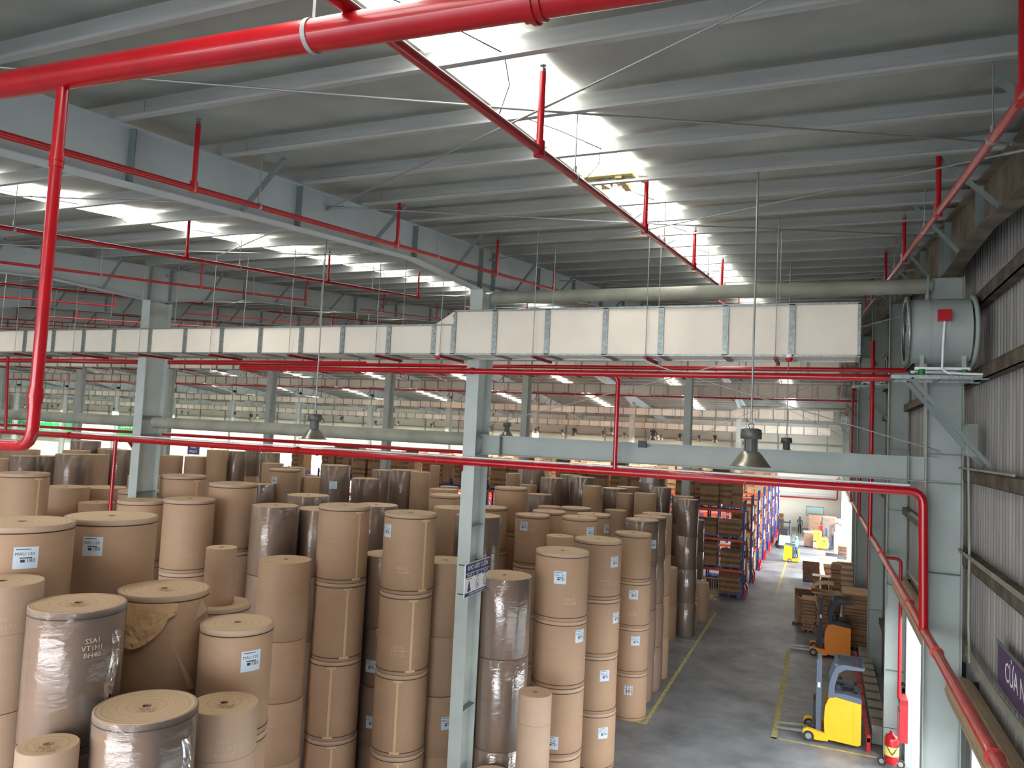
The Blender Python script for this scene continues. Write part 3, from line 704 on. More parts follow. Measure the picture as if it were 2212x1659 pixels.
def roll_mesh(D, h, n, m):
    k = (round(D, 2), round(h, 2), n, m)
    if k in _RM: return _RM[k]
    r = D/2; c = .045 if D > .7 else .05
    g = MB(); g.lathe([(c, 0), (r-.01, 0)], n=n, mi=1, smooth=False)
    g.lathe([(r-.01, 0), (r, .012), (r-.001, h*.3), (r+.001, h*.6), (r, h-.012), (r-.01, h)], n=n, mi=0)
    g.lathe([(r-.01, h), (r*.8, h-.002), (r*.5, h+.001), (c, h)], n=n, mi=1)
    g.lathe([(c, h), (c, h-.25), (0, h-.25)], n=16, mi=2)
    me = g.mesh('paper_roll', [M_[m], M_['rtop'], M_['core']]); _RM[k] = me; return me
TN = ['top', 'second from top', 'third from top', 'fourth from top', 'fifth from top', 'sixth from top']
def ring(r, z, t=.006, m='strap', n=40, gap=.0):
    g = MB(); g.lathe([(r, z-t), (r+.005, z-t), (r+.005, z+t), (r, z+t)], n=n); return g
NR = 0
def make_roll(x, y, z, D, h, kind, label, group, near=True, ang=0, tier=0, sid=''):
    global NR; NR += 1
    r = D/2; n = 44 if near else 24
    m = {'gloss': 'kraftd'}.get(kind, 'kraft')
    if sid in ('edge', 'brown', 'small105', 'pale1157'): m = 'kraft2'
    o = link('paper_roll', roll_mesh(D, h, n, m), None, (x, y, z)); tag(o, label, 'paper roll', group)
    if near:
        g = MB(); g.lathe([(.045, h-.1), (.045, h+.004), (.06, h+.004), (.06, h+.001)], n=18); g.build('core_tube', M_['kraftd'], o)
    if kind in ('band', 'tape', 'label', 'torn') or (kind == 'wrapband' and tier == 0):
        for zz in (h-.085, .085):
            ring(r, zz, .0075, n=n).build('edge_band', M_['strap'], o)
        if near:
            g = MB(); g.lathe([(r, h-.077), (r+.004, h-.075), (r+.004, h-.008), (r, h+.002), (r-.03, h+.003), (r-.035, h)], n=n); g.build('end_cap', M_['kraft2'], o)
    if kind == 'tape' and near:
        a = ang + (.62, .3, -.12, .05)[tier % 4]
        g = patch(r, a, h/2, .055, h-.24, .006, 3); g2 = patch(r, a, h-.12, .2, .05, .007, 4); g.add(g2.v, g2.f); g2 = patch(r, a, .09, .22, .05, .007, 4); g.add(g2.v, g2.f)
        g.build('tape_strip', M_['tape'], o)
    if kind in ('wrap', 'wrapband', 'gloss'):
        g = MB(); g.lathe([(r+.002, .003), (r+.011, .02), (r+.013, h*.5), (r+.011, h-.012), (r-.005, h+.003)], n=n); 
        g.build('stretch_film', M_['film2'] if kind == 'gloss' else M_['film'], o)
    if near and kind == 'plain':
        ring(r, h*.62, .0035, n=n).build('paper_seam', M_['kraftd'], o)
    return o
STK = [
('leftA',-10.50,7.22,7.40,1.33,'band',1.60),
('leftB',-10.60,8.77,7.34,1.34,'band',1.75),
('edge',-9.62,6.43,6.80,0.93,'plain',1.55),
('wrapL',-8.64,6.76,6.59,1.09,'wrapband',1.70),
('torn',-9.23,8.66,6.37,1.28,'torn',1.60),
('front',-7.48,6.88,5.49,1.15,'wrapband',1.60),
('brown',-7.43,8.13,5.15,0.90,'plain',1.60),
('lab508',-8.02,8.94,5.97,1.04,'band',1.55),
('small105',-8.00,6.03,5.24,0.63,'plain',1.30),
('s495',-10.74,11.40,5.43,1.19,'band',1.60),
('s405',-14.55,14.23,6.95,1.19,'band',1.75),
('s503',-14.48,15.62,7.28,1.21,'band',1.75),
('w595',-12.87,15.42,6.84,1.18,'wrap',1.70),
('p615',-11.48,14.23,5.79,1.18,'plain',1.75),
('w693',-12.39,16.60,6.71,1.21,'wrap',1.70),
('w666',-13.68,17.76,6.90,1.20,'wrap',1.70),
('k616',-21.23,25.88,6.93,1.29,'band',1.70),
('tape743',-10.52,15.08,7.06,1.20,'tape',1.75),
('w813',-11.83,18.51,6.72,1.21,'wrap',1.70),
('tape888',-8.76,15.18,7.03,1.20,'tape',1.77),
('p960',-8.42,16.39,5.81,1.21,'plain',1.70),
('w840',-9.91,16.20,5.83,1.21,'wrap',1.70),
('sl916',-11.30,20.54,5.89,1.14,'plain',1.70),
('p970',-9.66,19.21,6.77,1.19,'plain',1.70),
('b967',-11.64,22.55,6.78,1.21,'tape',1.70),
('b957',-14.15,27.01,6.55,1.13,'plain',1.70),
('gl1034',-8.26,17.81,6.79,1.19,'gloss',1.70),
('gl1091',-6.69,16.03,5.71,1.26,'gloss',1.75),
('b1104',-10.44,25.23,6.98,1.20,'band',1.60),
('b1061',-10.56,23.79,6.37,1.13,'band',1.50),
('l1157',-8.79,23.22,6.31,1.14,'label',1.60),
('k1186',-8.81,24.87,6.29,1.16,'band',1.60),
('k1188',-11.65,33.00,5.62,1.08,'plain',1.60),
('l1252',-7.21,23.33,6.36,1.14,'label',1.60),
('l1283',-7.28,25.20,6.29,1.16,'label',1.60),
('k1245',-8.79,27.95,6.18,1.15,'band',1.60),
('k1330',-9.34,36.16,5.40,1.11,'plain',1.60),
('s1210',-7.45,22.16,5.86,0.86,'plain',1.55),
('l1212',-5.78,17.42,6.19,1.29,'label',1.57),
('l1293',-5.78,20.56,6.11,1.32,'label',1.57),
('l1367',-5.71,24.54,5.86,1.20,'label',1.50),
('w1387',-5.80,26.19,6.15,1.15,'wrapband',1.50),
('k1405',-5.80,27.53,6.14,1.17,'wrapband',1.50),
('k1420',-5.84,28.98,6.12,1.14,'plain',1.50),
('k1262',-6.45,21.75,3.42,0.97,'label',1.57),
('pale1157',-5.47,15.08,3.57,0.70,'plain',1.55),
('g1062',-6.26,14.80,1.83,0.89,'gloss',1.60),
('t1476',-6.36,37.89,6.19,1.07,'wrap',1.35),
('t1487',-5.78,35.78,6.23,0.97,'gloss',1.70),
('t1499',-6.46,42.14,4.66,1.14,'gloss',1.70),
('r1508',-5.69,39.04,1.88,1.11,'plain',1.30),
('r1488',-5.80,37.06,1.44,0.82,'plain',1.55),
('k1439',-6.48,34.65,3.17,1.03,'plain',1.60),
('f1153',-14.19,37.32,7.13,1.21,'wrap',1.70),
('f1110',-16.63,40.47,6.57,0.90,'plain',1.60),
('f1193',-12.65,35.95,6.76,1.17,'wrap',1.70),
('f1233',-12.29,37.88,6.86,1.13,'wrap',1.70),
('f1258',-11.19,36.41,6.88,1.20,'gloss',1.70),
('f1328',-10.03,38.44,6.30,1.31,'wrapband',1.70),
('f1395',-8.01,36.73,6.28,1.09,'plain',1.70),
('f1409',-8.25,39.27,7.22,1.29,'gloss',1.70),
('f1429',-7.56,38.30,6.53,0.99,'gloss',1.70),
('f1357',-9.65,39.82,6.33,1.21,'band',1.70),
('f1166',-12.62,34.18,6.04,1.18,'wrap',1.70),
('f1143',-13.98,36.18,6.30,0.80,'plain',1.70),
('f1279',-10.42,35.59,6.53,0.95,'plain',1.70),
('f1350',-9.27,37.59,6.14,0.83,'plain',1.70),
('f726',-17.62,24.48,7.36,1.13,'wrap',1.70),
('f676',-25.56,33.49,6.02,0.96,'plain',1.70),
('f790',-17.91,27.05,6.72,1.15,'wrap',1.70),
('f828',-20.95,33.21,6.70,1.14,'wrap',1.70),
('f874',-17.24,29.10,7.06,1.35,'wrap',1.70),
('f908',-16.16,28.64,7.06,0.86,'plain',1.70),
('f940',-22.62,41.91,6.64,0.59,'plain',2.40),
('f971',-20.87,40.61,5.50,1.11,'plain',1.70),
('m52',-18.73,12.81,7.37,1.17,'tape',1.60),
('m144',-20.65,15.45,6.75,1.24,'plain',1.60),
('m223',-20.77,16.78,6.66,1.31,'plain',1.60),
('m209',-19.51,15.59,6.37,0.94,'plain',1.50),
('m304',-18.40,16.11,6.77,1.18,'band',1.60),
('m307',-16.27,14.31,6.78,1.14,'band',1.60),
('m397',-16.78,16.12,7.32,1.21,'tape',1.60),
('m312',-23.20,20.42,6.73,1.09,'plain',1.60),
('m358',-18.44,17.37,5.14,1.13,'plain',1.60),
('m35',-19.88,13.49,6.15,1.22,'band',1.60),
('n52',-35.65,24.33,6.70,1.17,'wrap',1.70),
('n100',-36.66,26.19,6.62,1.16,'wrap',1.70),
('n154',-30.62,23.01,7.08,1.20,'wrap',1.70),
('n207',-31.38,24.82,7.01,1.18,'plain',1.70),
('n258',-31.77,26.39,7.19,1.18,'wrap',1.70),
('n0',-37.62,24.47,6.46,1.24,'plain',1.70),
('n186',-34.42,26.62,7.50,1.34,'wrap',1.70),
('n166',-33.45,25.41,7.08,1.21,'plain',1.70),
('n234',-33.25,27.01,7.18,1.04,'plain',1.70),
('n335',-37.86,33.97,6.40,1.17,'plain',1.70),
('n371',-33.50,31.22,6.76,1.20,'plain',1.70),
('n424',-32.31,31.84,6.76,1.21,'plain',1.70),
('n470',-31.08,32.11,7.19,1.10,'plain',1.70),
('n511',-31.03,33.52,7.11,1.09,'wrap',1.70),
('n548',-35.01,39.38,6.93,1.02,'wrap',1.70),
('n584',-29.74,34.88,7.08,1.09,'wrap',1.70),
('n590',-27.01,31.93,6.71,1.11,'plain',1.70),
('n636',-26.62,33.21,6.49,1.16,'plain',1.70),
('n570',-21.36,24.76,6.34,0.88,'gloss',1.70),
('n57',-38.18,26.15,6.86,1.26,'plain',1.70),
('n19',-51.37,33.96,6.12,1.20,'plain',1.70),

]
WH = {'leftA': 'at far left edge, just left of the big labelled stack', 'leftB': 'labelled stack at left, in front of the pale blue column', 'edge': 'cut by the left edge, pale and chalk-marked',
 'wrapL': 'film-wrapped stack with torn foil, front left', 'torn': 'stack whose paper is torn and hanging, front left', 'front': 'front-most stack at bottom left', 'brown': 'stack right of the front-most one, chalk-marked',
 'lab508': 'stack with the blue-white label right of the torn one', 's495': 'wide stack carrying the slim upright roll', 's405': 'double-banded stack right of the pale blue column', 's503': 'tall stack, second right of the pale blue column',
 'w595': 'shiny wrapped stack, behind the plain one', 'p615': 'plain unbanded stack left of the left taped one', 'w693': 'wrapped stack peeking out left of the left taped stack', 'w666': 'wrapped stack behind and left of the left taped one',
 'k616': 'stack with a pale label, below the left lamp', 'tape743': 'left one of the two tall taped stacks', 'w813': 'wrapped stack between and behind the two taped ones', 'tape888': 'right one of the two tall taped stacks',
 'p960': 'plain stack directly left of the sign column', 'w840': 'dim wrapped stack in the gap between the taped ones', 'sl916': 'narrow sliver right of the right taped stack', 'p970': 'plain stack left of the sign column, behind',
 'b967': 'taped stack far left of the sign column top', 'b957': 'banded stack behind, left of the sign column', 'gl1034': 'very shiny wrapped stack directly behind the sign column', 'gl1091': 'shiny film-wrapped column right of the hanging sign',
 'b1104': 'tall banded stack, right of the sign column, behind', 'b1061': 'banded stack just right of the sign column', 'l1157': 'stack with a small label above the shiny one', 'k1186': 'banded stack behind the labelled ones, centre right',
 'k1188': 'low plain stack far behind, centre right', 'l1252': 'labelled stack behind the front aisle stack', 'l1283': 'labelled stack with its label at right edge', 'k1245': 'banded stack third back in the aisle group',
 'k1330': 'plain stack in the back of the aisle group', 's1210': 'slimmer plain stack between the labelled ones', 'l1212': 'nearest aisle-side stack, blue-white label', 'l1293': 'second aisle-side stack, label near its right edge',
 'l1367': 'third aisle-side stack, its foot visible on the floor', 'w1387': 'film-wrapped stack behind the third aisle-side one', 'k1405': 'fifth aisle-side stack, wrapped', 'k1420': 'sixth aisle-side stack, plain',
 'k1262': 'low slim stack between the first two aisle-side ones', 't1476': 'tall slim stack with shiny foot, near the racking', 't1487': 'silver-edged stack behind the tall slim one', 't1499': 'last silver stack before the racking',
 'k1439': 'short plain stack behind the sixth aisle-side one', 'm52': 'taped stack near the left edge, upper row', 'm144': 'plain stack between the taped one and the drop pipe', 'm223': 'plain stack behind the drop pipe at left',
 'm209': 'small stack in front of the red drop pipe', 'm304': 'banded stack behind the pale blue column', 'm307': 'banded stack at the foot of the pale blue column', 'm397': 'stack with a pale tape strip, right of the blue column',
 'm312': 'narrow stack right behind the pale blue column', 'm358': 'dim stack between the big labelled one and the double-banded one', 'm35': 'stack peeking over the far left big roll', 'r1508': 'taller one of the two loose rolls by the yellow line',
 'pale1157': 'slim pale stack low in front of the shiny one', 'g1062': 'wrapped stack at the bottom edge beside the sign column', 'r1488': 'shorter one of the two loose rolls by the yellow line', 'small105': 'slim low roll at the bottom left corner', 'n570': 'silvery wrapped stack behind the second tall one'}
SC_LAB = {'leftA': [(0, .12, .42)], 'leftB': [(0, -.35, .4)], 'lab508': [(0, .42, .45)], 'tape888': [(0, -.85, .4)], 'l1157': [(0, -.5, .35), (1, .6, .4)], 'l1252': [(0, .63, .42)],
 'l1283': [(0, .8, .45)], 'l1212': [(0, -.05, .55), (1, .75, .35), (2, -.1, 1.2)], 'l1293': [(0, .72, .55), (1, .85, .5), (2, .5, .5), (3, .5, .5)], 'l1367': [(1, .1, .4), (2, .3, .4), (3, .0, .5)], 'k1262': [(0, .8, .5), (1, .6, .5)],
 'k616': [(0, -.65, .45)], 'p960': [(2, .4, .6)], 'gl1091': [(2, .8, 1.1)], 'f726': [(0, -.1, .75)], 'f1409': [(0, -.2, .4)], 't1476': [(1, .0, .8)], 'w1387': [(0, .7, .8)], 'w840': [(1, -.5, .9), (2, -.3, .8)]}
CH = {('edge', 0): 'BH90\n153/1230', ('brown', 0): 'BH90\n153/1967\n19/12/23', ('tape888', 1): 'MA125\n170/1490\n11/12/23', ('l1212', 0): 'MA125\n155/1200', ('l1293', 0): 'MA125\n155/1170', ('l1367', 1): 'CM125\n155/1180', ('wrapL', 0): 'SSA1\nVT1H1\nBH40',
      ('tape888', 0): 'MA125\n170/1480', ('gl1091', 2): 'MA90\n155/1240', ('front', 0): '', ('l1157', 0): 'MA125\n155/90'}
farrank = sorted([s for s in STK if s[0] not in WH], key=lambda s: s[1]/s[2])
KW = {'plain': 'plain kraft', 'wrap': 'film-wrapped brown', 'gloss': 'shiny film-wrapped', 'band': 'banded kraft', 'tape': 'tape-marked kraft', 'label': 'labelled kraft', 'wrapband': 'wrapped banded', 'torn': 'torn-papered kraft'}
low = MB()
for sid, X, Y, Z, D, kind, h in STK:
    ang = atan2(-Y, -X); near = sid in WH
    n = max(1, round((Z-h)/1.6)+1) if Z > h+.4 else 1
    hs = [min(h, Z)]
    if n == 1: hs = [Z]
    else: hs += [(Z-h)/(n-1)]*(n-1)
    z = Z; rk = None
    if not near: rk = ORD[farrank.index(next(s for s in farrank if s[0] == sid))]
    for t, hh in enumerate(hs):
        z -= hh
        if not near and t > 0:
            low.tube((X, Y, z), (X, Y, z+hh-.01), D/2, 16, 0); continue
        kw = KW[kind]
        if near: lab = (('%s paper roll, %s: %s' % (kw, TN[t], WH[sid])) if n > 1 else '%s paper roll, %s' % (kw, WH[sid]))
        else: lab = '%s paper roll topping the %s far stack counted from the left' % (kw, rk)
        lab = ' '.join(lab.split()[:16])
        dd = D*(1+random.uniform(-.012, .008)) if t else D
        k2 = kind if not (kind == 'torn' and t) else 'band'
        o = make_roll(X+(random.uniform(-.02, .02) if t else 0), Y+(random.uniform(-.02, .02) if t else 0), z, dd, hh-.012, k2, lab, 'brown paper rolls stacked in the hall', near, ang, t, sid)
        for (tt, ox, dz) in SC_LAB.get(sid, []):
            if tt == t: add_label(o, dd/2+(.012 if 'wrap' in kind or kind == 'gloss' else 0), ang+math.asin(ox), hh-dz, .29, small=not near)
        tx = CH.get((sid, t))
        if tx: wtext(tx, .085, dd/2+(.014 if 'wrap' in kind or kind == 'gloss' else 0), ang+(.35 if sid in ('l1212', 'l1293', 'wrapL') else .05 if sid != 'tape888' else -.2), (hh*.3 if sid[:4] in ('tape', 'l121', 'l129', 'l136') else hh-.45), M_['chalk'], o)
        if t == 0 and sid in ('wrapL', 'torn', 'front', 'brown', 'small105'):
            me = _TM.get('st') or text_mesh('BH 90  155\n1967 KG\n12 03 2023', .05); _TM['st'] = me; me.materials.clear(); me.materials.append(M_['inkr'])
            s_ = link('stamp', me, o, (.12, -.1, hh-.006)); s_.rotation_euler = (0, 0, .5)
        if sid == 'torn' and t == 0:
            g = MB(); v = []; nx, nz = 16, 8; rr = dd/2
            for j in range(nz+1):
                for i in range(nx+1):
                    u = i/nx; w_ = j/nz; an = ang-1.25+u*1.55; hgt = .62*(.35+.65*sin(pi*min(1, u*1.1)))*(1 if u < .85 else .8)
                    bul = .012+w_*(.05+.05*sin(u*9+w_*4)**2+.03*random.random())*(1 if j and 0 < i < nx else .3)
                    v.append(((rr+bul)*cos(an), (rr+bul)*sin(an), hh-.1-w_*hgt))
            g.add(v, [(j*(nx+1)+i, j*(nx+1)+i+1, (j+1)*(nx+1)+i+1, (j+1)*(nx+1)+i) for j in range(nz) for i in range(nx)], 0, False)
            g.build('torn_flap', M_['flap'], o)
            g = MB(); v = []
            for j in range(9):
                for i in range(3):
                    u = j/8; an = ang+.2+.5*u+i*.1*u; v.append(((rr+.006+.05*(i == 1)*u)*cos(an), (rr+.006+.05*(i == 1)*u)*sin(an), hh-1.4+.75*(1-u)))
            g.add(v, [(j*3+i, j*3+i+1, (j+1)*3+i+1, (j+1)*3+i) for j in range(8) for i in range(2)], 0, True); g.build('paper_fold', M_['kraft2'], o)
            g = MB(); an = ang+.8; g.add([((rr+.01)*cos(an-.1), (rr+.01)*sin(an-.1), hh-.42), ((rr+.01)*cos(an+.12), (rr+.01)*sin(an+.12), hh-.1), ((rr+.09)*cos(an+.2), (rr+.09)*sin(an+.2), hh-.28)], [(0, 1, 2)]); g.build('paper_fold', M_['kraftd'], o)
        if sid in ('wrapL', 'front') and t == 0:
            g = MB(); v = []; nx, nz = 5, 16; rr = dd/2
            for j in range(nz+1):
                for i in range(nx+1):
                    an = ang+.75+.25*sin(j*.5)*.3+i*.05; v.append(((rr+.015+random.uniform(0, .04)*(0 < i < nx))*cos(an), (rr+.015+random.uniform(0, .04)*(0 < i < nx))*sin(an), hh-.3-j*.075))
            g.add(v, [(j*(nx+1)+i, j*(nx+1)+i+1, (j+1)*(nx+1)+i+1, (j+1)*(nx+1)+i) for j in range(nz) for i in range(nx)], 0, False); g.build('torn_film', M_['film2'], o)
tag(low.build('lower_roll_stacks', M_['kraft']), 'lower kraft rolls hidden in the far stacks, below their top rolls', 'paper rolls', kind='stuff')
make_roll(-10.72, 11.37, 5.41, .57, 1.08, 'plain', 'slim kraft roll with two gold straps standing on the wide stack', None, True, atan2(-11.35, 11.05), 0, 's478')
# ------------------------------------------------------------------ hanging signs
o = empty('hanging_sign', (-6.9, 14.35, 5.45), 'navy and white warehouse sign mounted on the steel column', 'sign')
W_, H_ = 1.22, .7
g = MB(); g.box(-.012, .012, 0, W_, 0, H_); g.build('sign_panel', M_['paper'], o)
g = MB(); 
def srect(g, y0, y1, z0, z1, d=.016): g.add([(d, y0, z0), (d, y1, z0), (d, y1, z1), (d, y0, z1)], [(0, 1, 2, 3)])
srect(g, .01, W_-.01, .5, H_-.01); srect(g, .01, W_-.01, .01, .085)
for i in range(3): srect(g, .01+i*.405, .395+i*.405, .405, .485)
g.build('navy_field', M_['navy'], o)
RX = (radians(90), 0, radians(90))
flat_text('KHO GIẤY CUỘN', .15, M_['paper'], o, (.019, W_/2, .6), RX, sx=.85)
for i, t_ in enumerate(('YÊU CẦU', 'LƯU Ý', 'YÊU CẦU')): flat_text(t_, .055, M_['paper'], o, (.019, .2+i*.405, .445), RX)
flat_text('SỬ DỤNG XE CHUYÊN DỤNG CHO', .05, M_['paper'], o, (.019, W_/2, .048), RX)
for i, t_ in enumerate(('XẾP GỌN GÀNG', 'CẤM LỬA', 'CẤM HÚT THUỐC\nLÁ')): flat_text(t_, .03, M_['ink'], o, (.019, .2+i*.405, .37), RX)
g = MB(); g.add([(.018, y, z) for y, z in ((.13, .11), (.27, .11), (.28, .15), (.25, .2), (.23, .28), (.215, .32), (.185, .32), (.17, .28), (.15, .2), (.12, .15))], [tuple(range(10))]); g.build('pictogram', M_['navy'], o)
for cy in (.605, 1.01):
    g = MB(); n = 28
    for i in range(n):
        a, b = 2*pi*i/n, 2*pi*(i+1)/n
        g.add([(.018, cy+.085*cos(a), .22+.085*sin(a)), (.018, cy+.085*cos(b), .22+.085*sin(b)), (.018, cy+.097*cos(b), .22+.097*sin(b)), (.018, cy+.097*cos(a), .22+.097*sin(a))], [(0, 1, 2, 3)])
    g.add([(.0185, cy-.05, .26), (.0185, cy-.04, .27), (.0185, cy+.05, .18), (.0185, cy+.04, .17)], [(0, 1, 2, 3)])
    g.add([(.0182, cy-.035, .165), (.0182, cy-.02, .165), (.0182, cy+.01, .235), (.0182, cy, .24)], [(0, 1, 2, 3)]); g.build('prohibition_ring', M_['ink'], o)
g = MB(); g.add([(.019, .62, .165), (.019, .64, .165), (.019, .62, .23), (.019, .605, .22)], [(0, 1, 2, 3)]); g.build('pictogram', M_['red'], o)
for z in (.05, .66):
    g = MB(); g.bar((-.2, .1, z), (0, .1, z), .02, .02); g.bar((-.2, .9, z), (0, .9, z), .02, .02); g.build('mount_bracket', M_['dark'], o)
o = empty('wall_sign', (2.3, 9.2, 5.88), 'purple wall sign with white capital letters, cut by the right edge', 'sign')
g = MB(); g.box(-.015, .015, 0, 3.12, 0, .55); g.build('sign_panel', M_['purple'], o)
flat_text('CỬA NHẬP 1', .36, M_['paper'], o, (-.018, 1.66, .27), (radians(90), 0, radians(-90)), sx=.95)
g = MB(); g.bar((-.02, 0, .56), (-.02, 3.14, .56), .03, .02); g.bar((-.02, 0, -.01), (-.02, 3.14, -.01), .03, .02); g.build('frame_rail', M_['zinc'], o)
# banners over the far wall
def banner(x0, x1, y, z0, z1, lines, label):
    o = empty('banner', (x0, y, z0), label, 'banner'); W2, H2 = x1-x0, z1-z0
    g = MB(); g.box(0, W2, -.03, .03, 0, H2); g.build('banner_cloth', M_['green'], o)
    g = MB(); g.add([(0, -.04, 0), (W2*.28, -.04, 0), (W2*.12, -.04, H2*.12), (0, -.04, H2*.3)], [(0, 1, 2, 3)]); g.build('cream_corner', M_['cream'], o)
    for i, t_ in enumerate(lines): flat_text(t_, H2*.3, M_['paper'], o, (W2/2, -.05, H2*(.82-.36*i)), (radians(90), 0, 0), sx=W2/(len(t_)*H2*.3*.78))
banner(-139, -117, 87.6, 4.3, 7.5, ('TẤT CẢ MỌI NGƯỜI HÀNH ĐỘNG', 'KHÔNG ĐỂ SẢN PHẨM LỖI TỚI TAY KHÁCH HÀNG'), 'green banner with white slogans on the far wall, leftmost')
banner(-107, -97, 87.6, 4.9, 7.1, ('SẢN PHẨM LỖI', 'CỦA CHÚNG TA'), 'smaller green banner on the far wall behind the pale blue column')
o = empty('bay_sign', (-57, 55, 5.3), 'small navy bay sign beyond the rolls, right of the blue column', 'sign')
g = MB(); g.box(0, 1.5, -.03, .03, 0, .95); g.build('sign_panel', M_['navy'], o)
flat_text('KHO', .3, M_['paper'], o, (.75, -.04, .68), (radians(90), 0, 0)); flat_text('PALLET', .3, M_['paper'], o, (.75, -.04, .28), (radians(90), 0, 0))
g = MB(); g.tube((.1, 0, -5.3), (.1, 0, 0), .04, 8); g.build('post', M_['steel'], o)

# ------------------------------------------------------------------ pallet racking
def frame_mesh(h=5.6, d=1.0):
    g = MB()
    for y in (0, d): g.box(-.05, .05, y-.045, y+.045, 0, h)
    for i in range(5):
        z = .3+i*1.05
        g.bar((0, 0, z), (0, d, z), .03, .03); g.bar((0, 0 if i % 2 else d, z), (0, d if i % 2 else 0, z+1.0), .03, .03)
    for y in (0, d): g.box(-.09, .09, y-.08, y+.08, 0, .012)
    return g.mesh('upright_frame', [M_['blue']])
fm = frame_mesh(); RX0 = -4.15; BW = 2.75
LV = [1.5, 3.25, 4.95]
def beam_mesh(n=1):
    g = MB()
    g.box(0, BW*n, -.03, .03, -.07, .07); 
    return g.mesh('beam', [M_['orange']])
bm1 = beam_mesh(1); bm12 = beam_mesh(12)
def rack(y, k, lab):
    o = empty('pallet_rack', (RX0, y, 0), lab, 'rack', 'rows of blue and orange pallet racking')
    for i in range(13): link('upright_frame', fm, o, (-BW*i, 0, 0))
    for z in LV:
        for yy in (-.02, 1.02):
            if k == 0:
                for i in range(12): link('beam', bm1, o, (-BW*(i+1), yy, z))
            else: link('beam', bm12, o, (-BW*12, yy, z))
    g = MB()
    for z in LV:
        for i in range(12):
            if k == 0 or i < 2: g.box(-BW*(i+1)+.1, -BW*i-.1, .05, .98, z+.055, z+.075)
    g.build('deck_panel', M_['grbox'], o)
    for yy in (-.05, 1.05):
        g = MB(); g.box(.1, .24, yy-.1, yy+.1, 0, .5); g.prism([(.1, .5), (.24, .5), (.14, .75), (.1, .75)], yy-.1, yy+.1); g.build('foot_guard', M_['red'], o)
        g = MB(); g.box(.235, .245, yy-.08, yy+.08, .2, .34); g.build('white_band', M_['paper'], o)
    g = MB(); 
    for z in (1.9, 3.6, 4.6): g.box(.055, .065, .12, .88, z-.35, z+.3)
    g.build('placard', M_['paper'], o)
    g = MB(); g.box(.05, .075, .1, .35, 2.7, 3.0); g.box(.05, .075, .6, .9, 1.2, 1.45); g.build('warning_plate', M_['red'], o)
    return o
RKY = [45.7, 51.0, 56.3, 61.6, 66.9, 72.2, 77.5, 82.8]
RKL = ['nearest', 'second', 'third', 'fourth', 'fifth', 'sixth', 'seventh', 'last']
for k, y in enumerate(RKY): rack(y, k, '%s row of blue and orange pallet racking along the aisle' % RKL[k])
def pallet_mesh(wd=1.15, dp=1.0):
    g = MB()
    for i in range(7): x = -wd/2+.06+i*(wd-.12)/6; g.box(x-.06, x+.06, -dp/2, dp/2, .11, .14)
    for x in (-wd/2+.06, 0, wd/2-.06): g.box(x-.05, x+.05, -dp/2, dp/2, .02, .11); g.box(x-.06, x+.06, -dp/2, dp/2, 0, .02)
    return g.mesh('pallet', [M_['bluep']])
pal = pallet_mesh()
def pile_mesh(h, wd=1.1, dp=.95, lay=.16, mats=('card', 'card2'), seed=0, cols=1, jit=.02):
    g = MB(); r = random.Random(seed); n = max(1, round(h/lay))
    for c in range(cols):
        cw = wd/cols
        for i in range(n):
            jx, jy = r.uniform(-jit, jit), r.uniform(-jit, jit)
            x0 = -wd/2+c*cw
            g.box(x0+.01+jx, x0+cw-.01+jx, -dp/2+jy, dp/2+jy, i*h/n+.004, (i+1)*h/n, (i+c) % 2 if r.random() < .7 else 0)
    return g.mesh('board_bundles', [M_[m] for m in mats])
PM = [[pile_mesh(h, seed=s, cols=c) for s, c in ((1, 1), (2, 2))] for h in (1.2, 1.5, 1.8, 2.0)]
rr_ = random.Random(11); npl = 0
def put_pile(x, y, z, me, lab, grp, palm=True, plab=None):
    global npl
    if palm: tag(link('pallet', pal, None, (x, y, z)), plab or 'blue pallet under a carton stack on the racking', 'pallet', 'blue pallets' )
    o = tag(link('carton_stack', me, None, (x, y, z+(.145 if palm else 0))), lab, 'cartons', grp); npl += 1; return o
ROWN = {0: ['second from the aisle end', 'at the aisle end']}
for k, y in enumerate(RKY):
    for i in range(12 if k < 4 else 9):
        for s in (0, 1):
            if rr_.random() < .12: continue
            x = RX0-BW*i-.72-1.3*s; hh = rr_.choice((1, 2, 2, 3))
            me = PM[hh][rr_.choice((0, 1))]
            if k == 0 and i == 0: lab = ('dark carton stack on the top rack level at the aisle end', 'narrower carton stack on the top rack level, second from the aisle')[s]; g_ = None
            else: lab, g_ = 'brown carton stack on top of the %s rack row, %s load from the aisle' % (ORD[k], ORD[2*i+s]), 'carton stacks on top of the racking'
            put_pile(x, y+.5, 4.95+.075, me, lab, g_, palm=(k < 2), plab='blue pallet on top of the %s rack row, %s from the aisle' % (ORD[k], ORD[2*i+s]))
LOWP = [(-4.9, 0.0, 2, 'stretch-wrapped dark carton stack on the floor at the rack end'), (-4.85, 1.575, 0, 'low carton block on a blue pallet, first rack level'), (-6.2, 1.575, 1, 'tall carton stack on the first rack level beside the rolls'),
        (-4.95, 3.325, 0, 'wide dark cartons on the third rack level at the aisle end'), (-6.3, 3.325, 0, 'small cartons on the third rack level, second from the aisle')]
for x, z, hh, lab in LOWP: put_pile(x, 46.15, z, pile_mesh((.95, 1.35, 1.25)[hh], 1.15 if z != 3.325 else 1.25, seed=int(x*10), mats=('card2', 'card') if 'dark' in lab else ('card', 'card2')), lab, None, True, 'blue pallet under the '+' '.join(lab.split()[:11]))
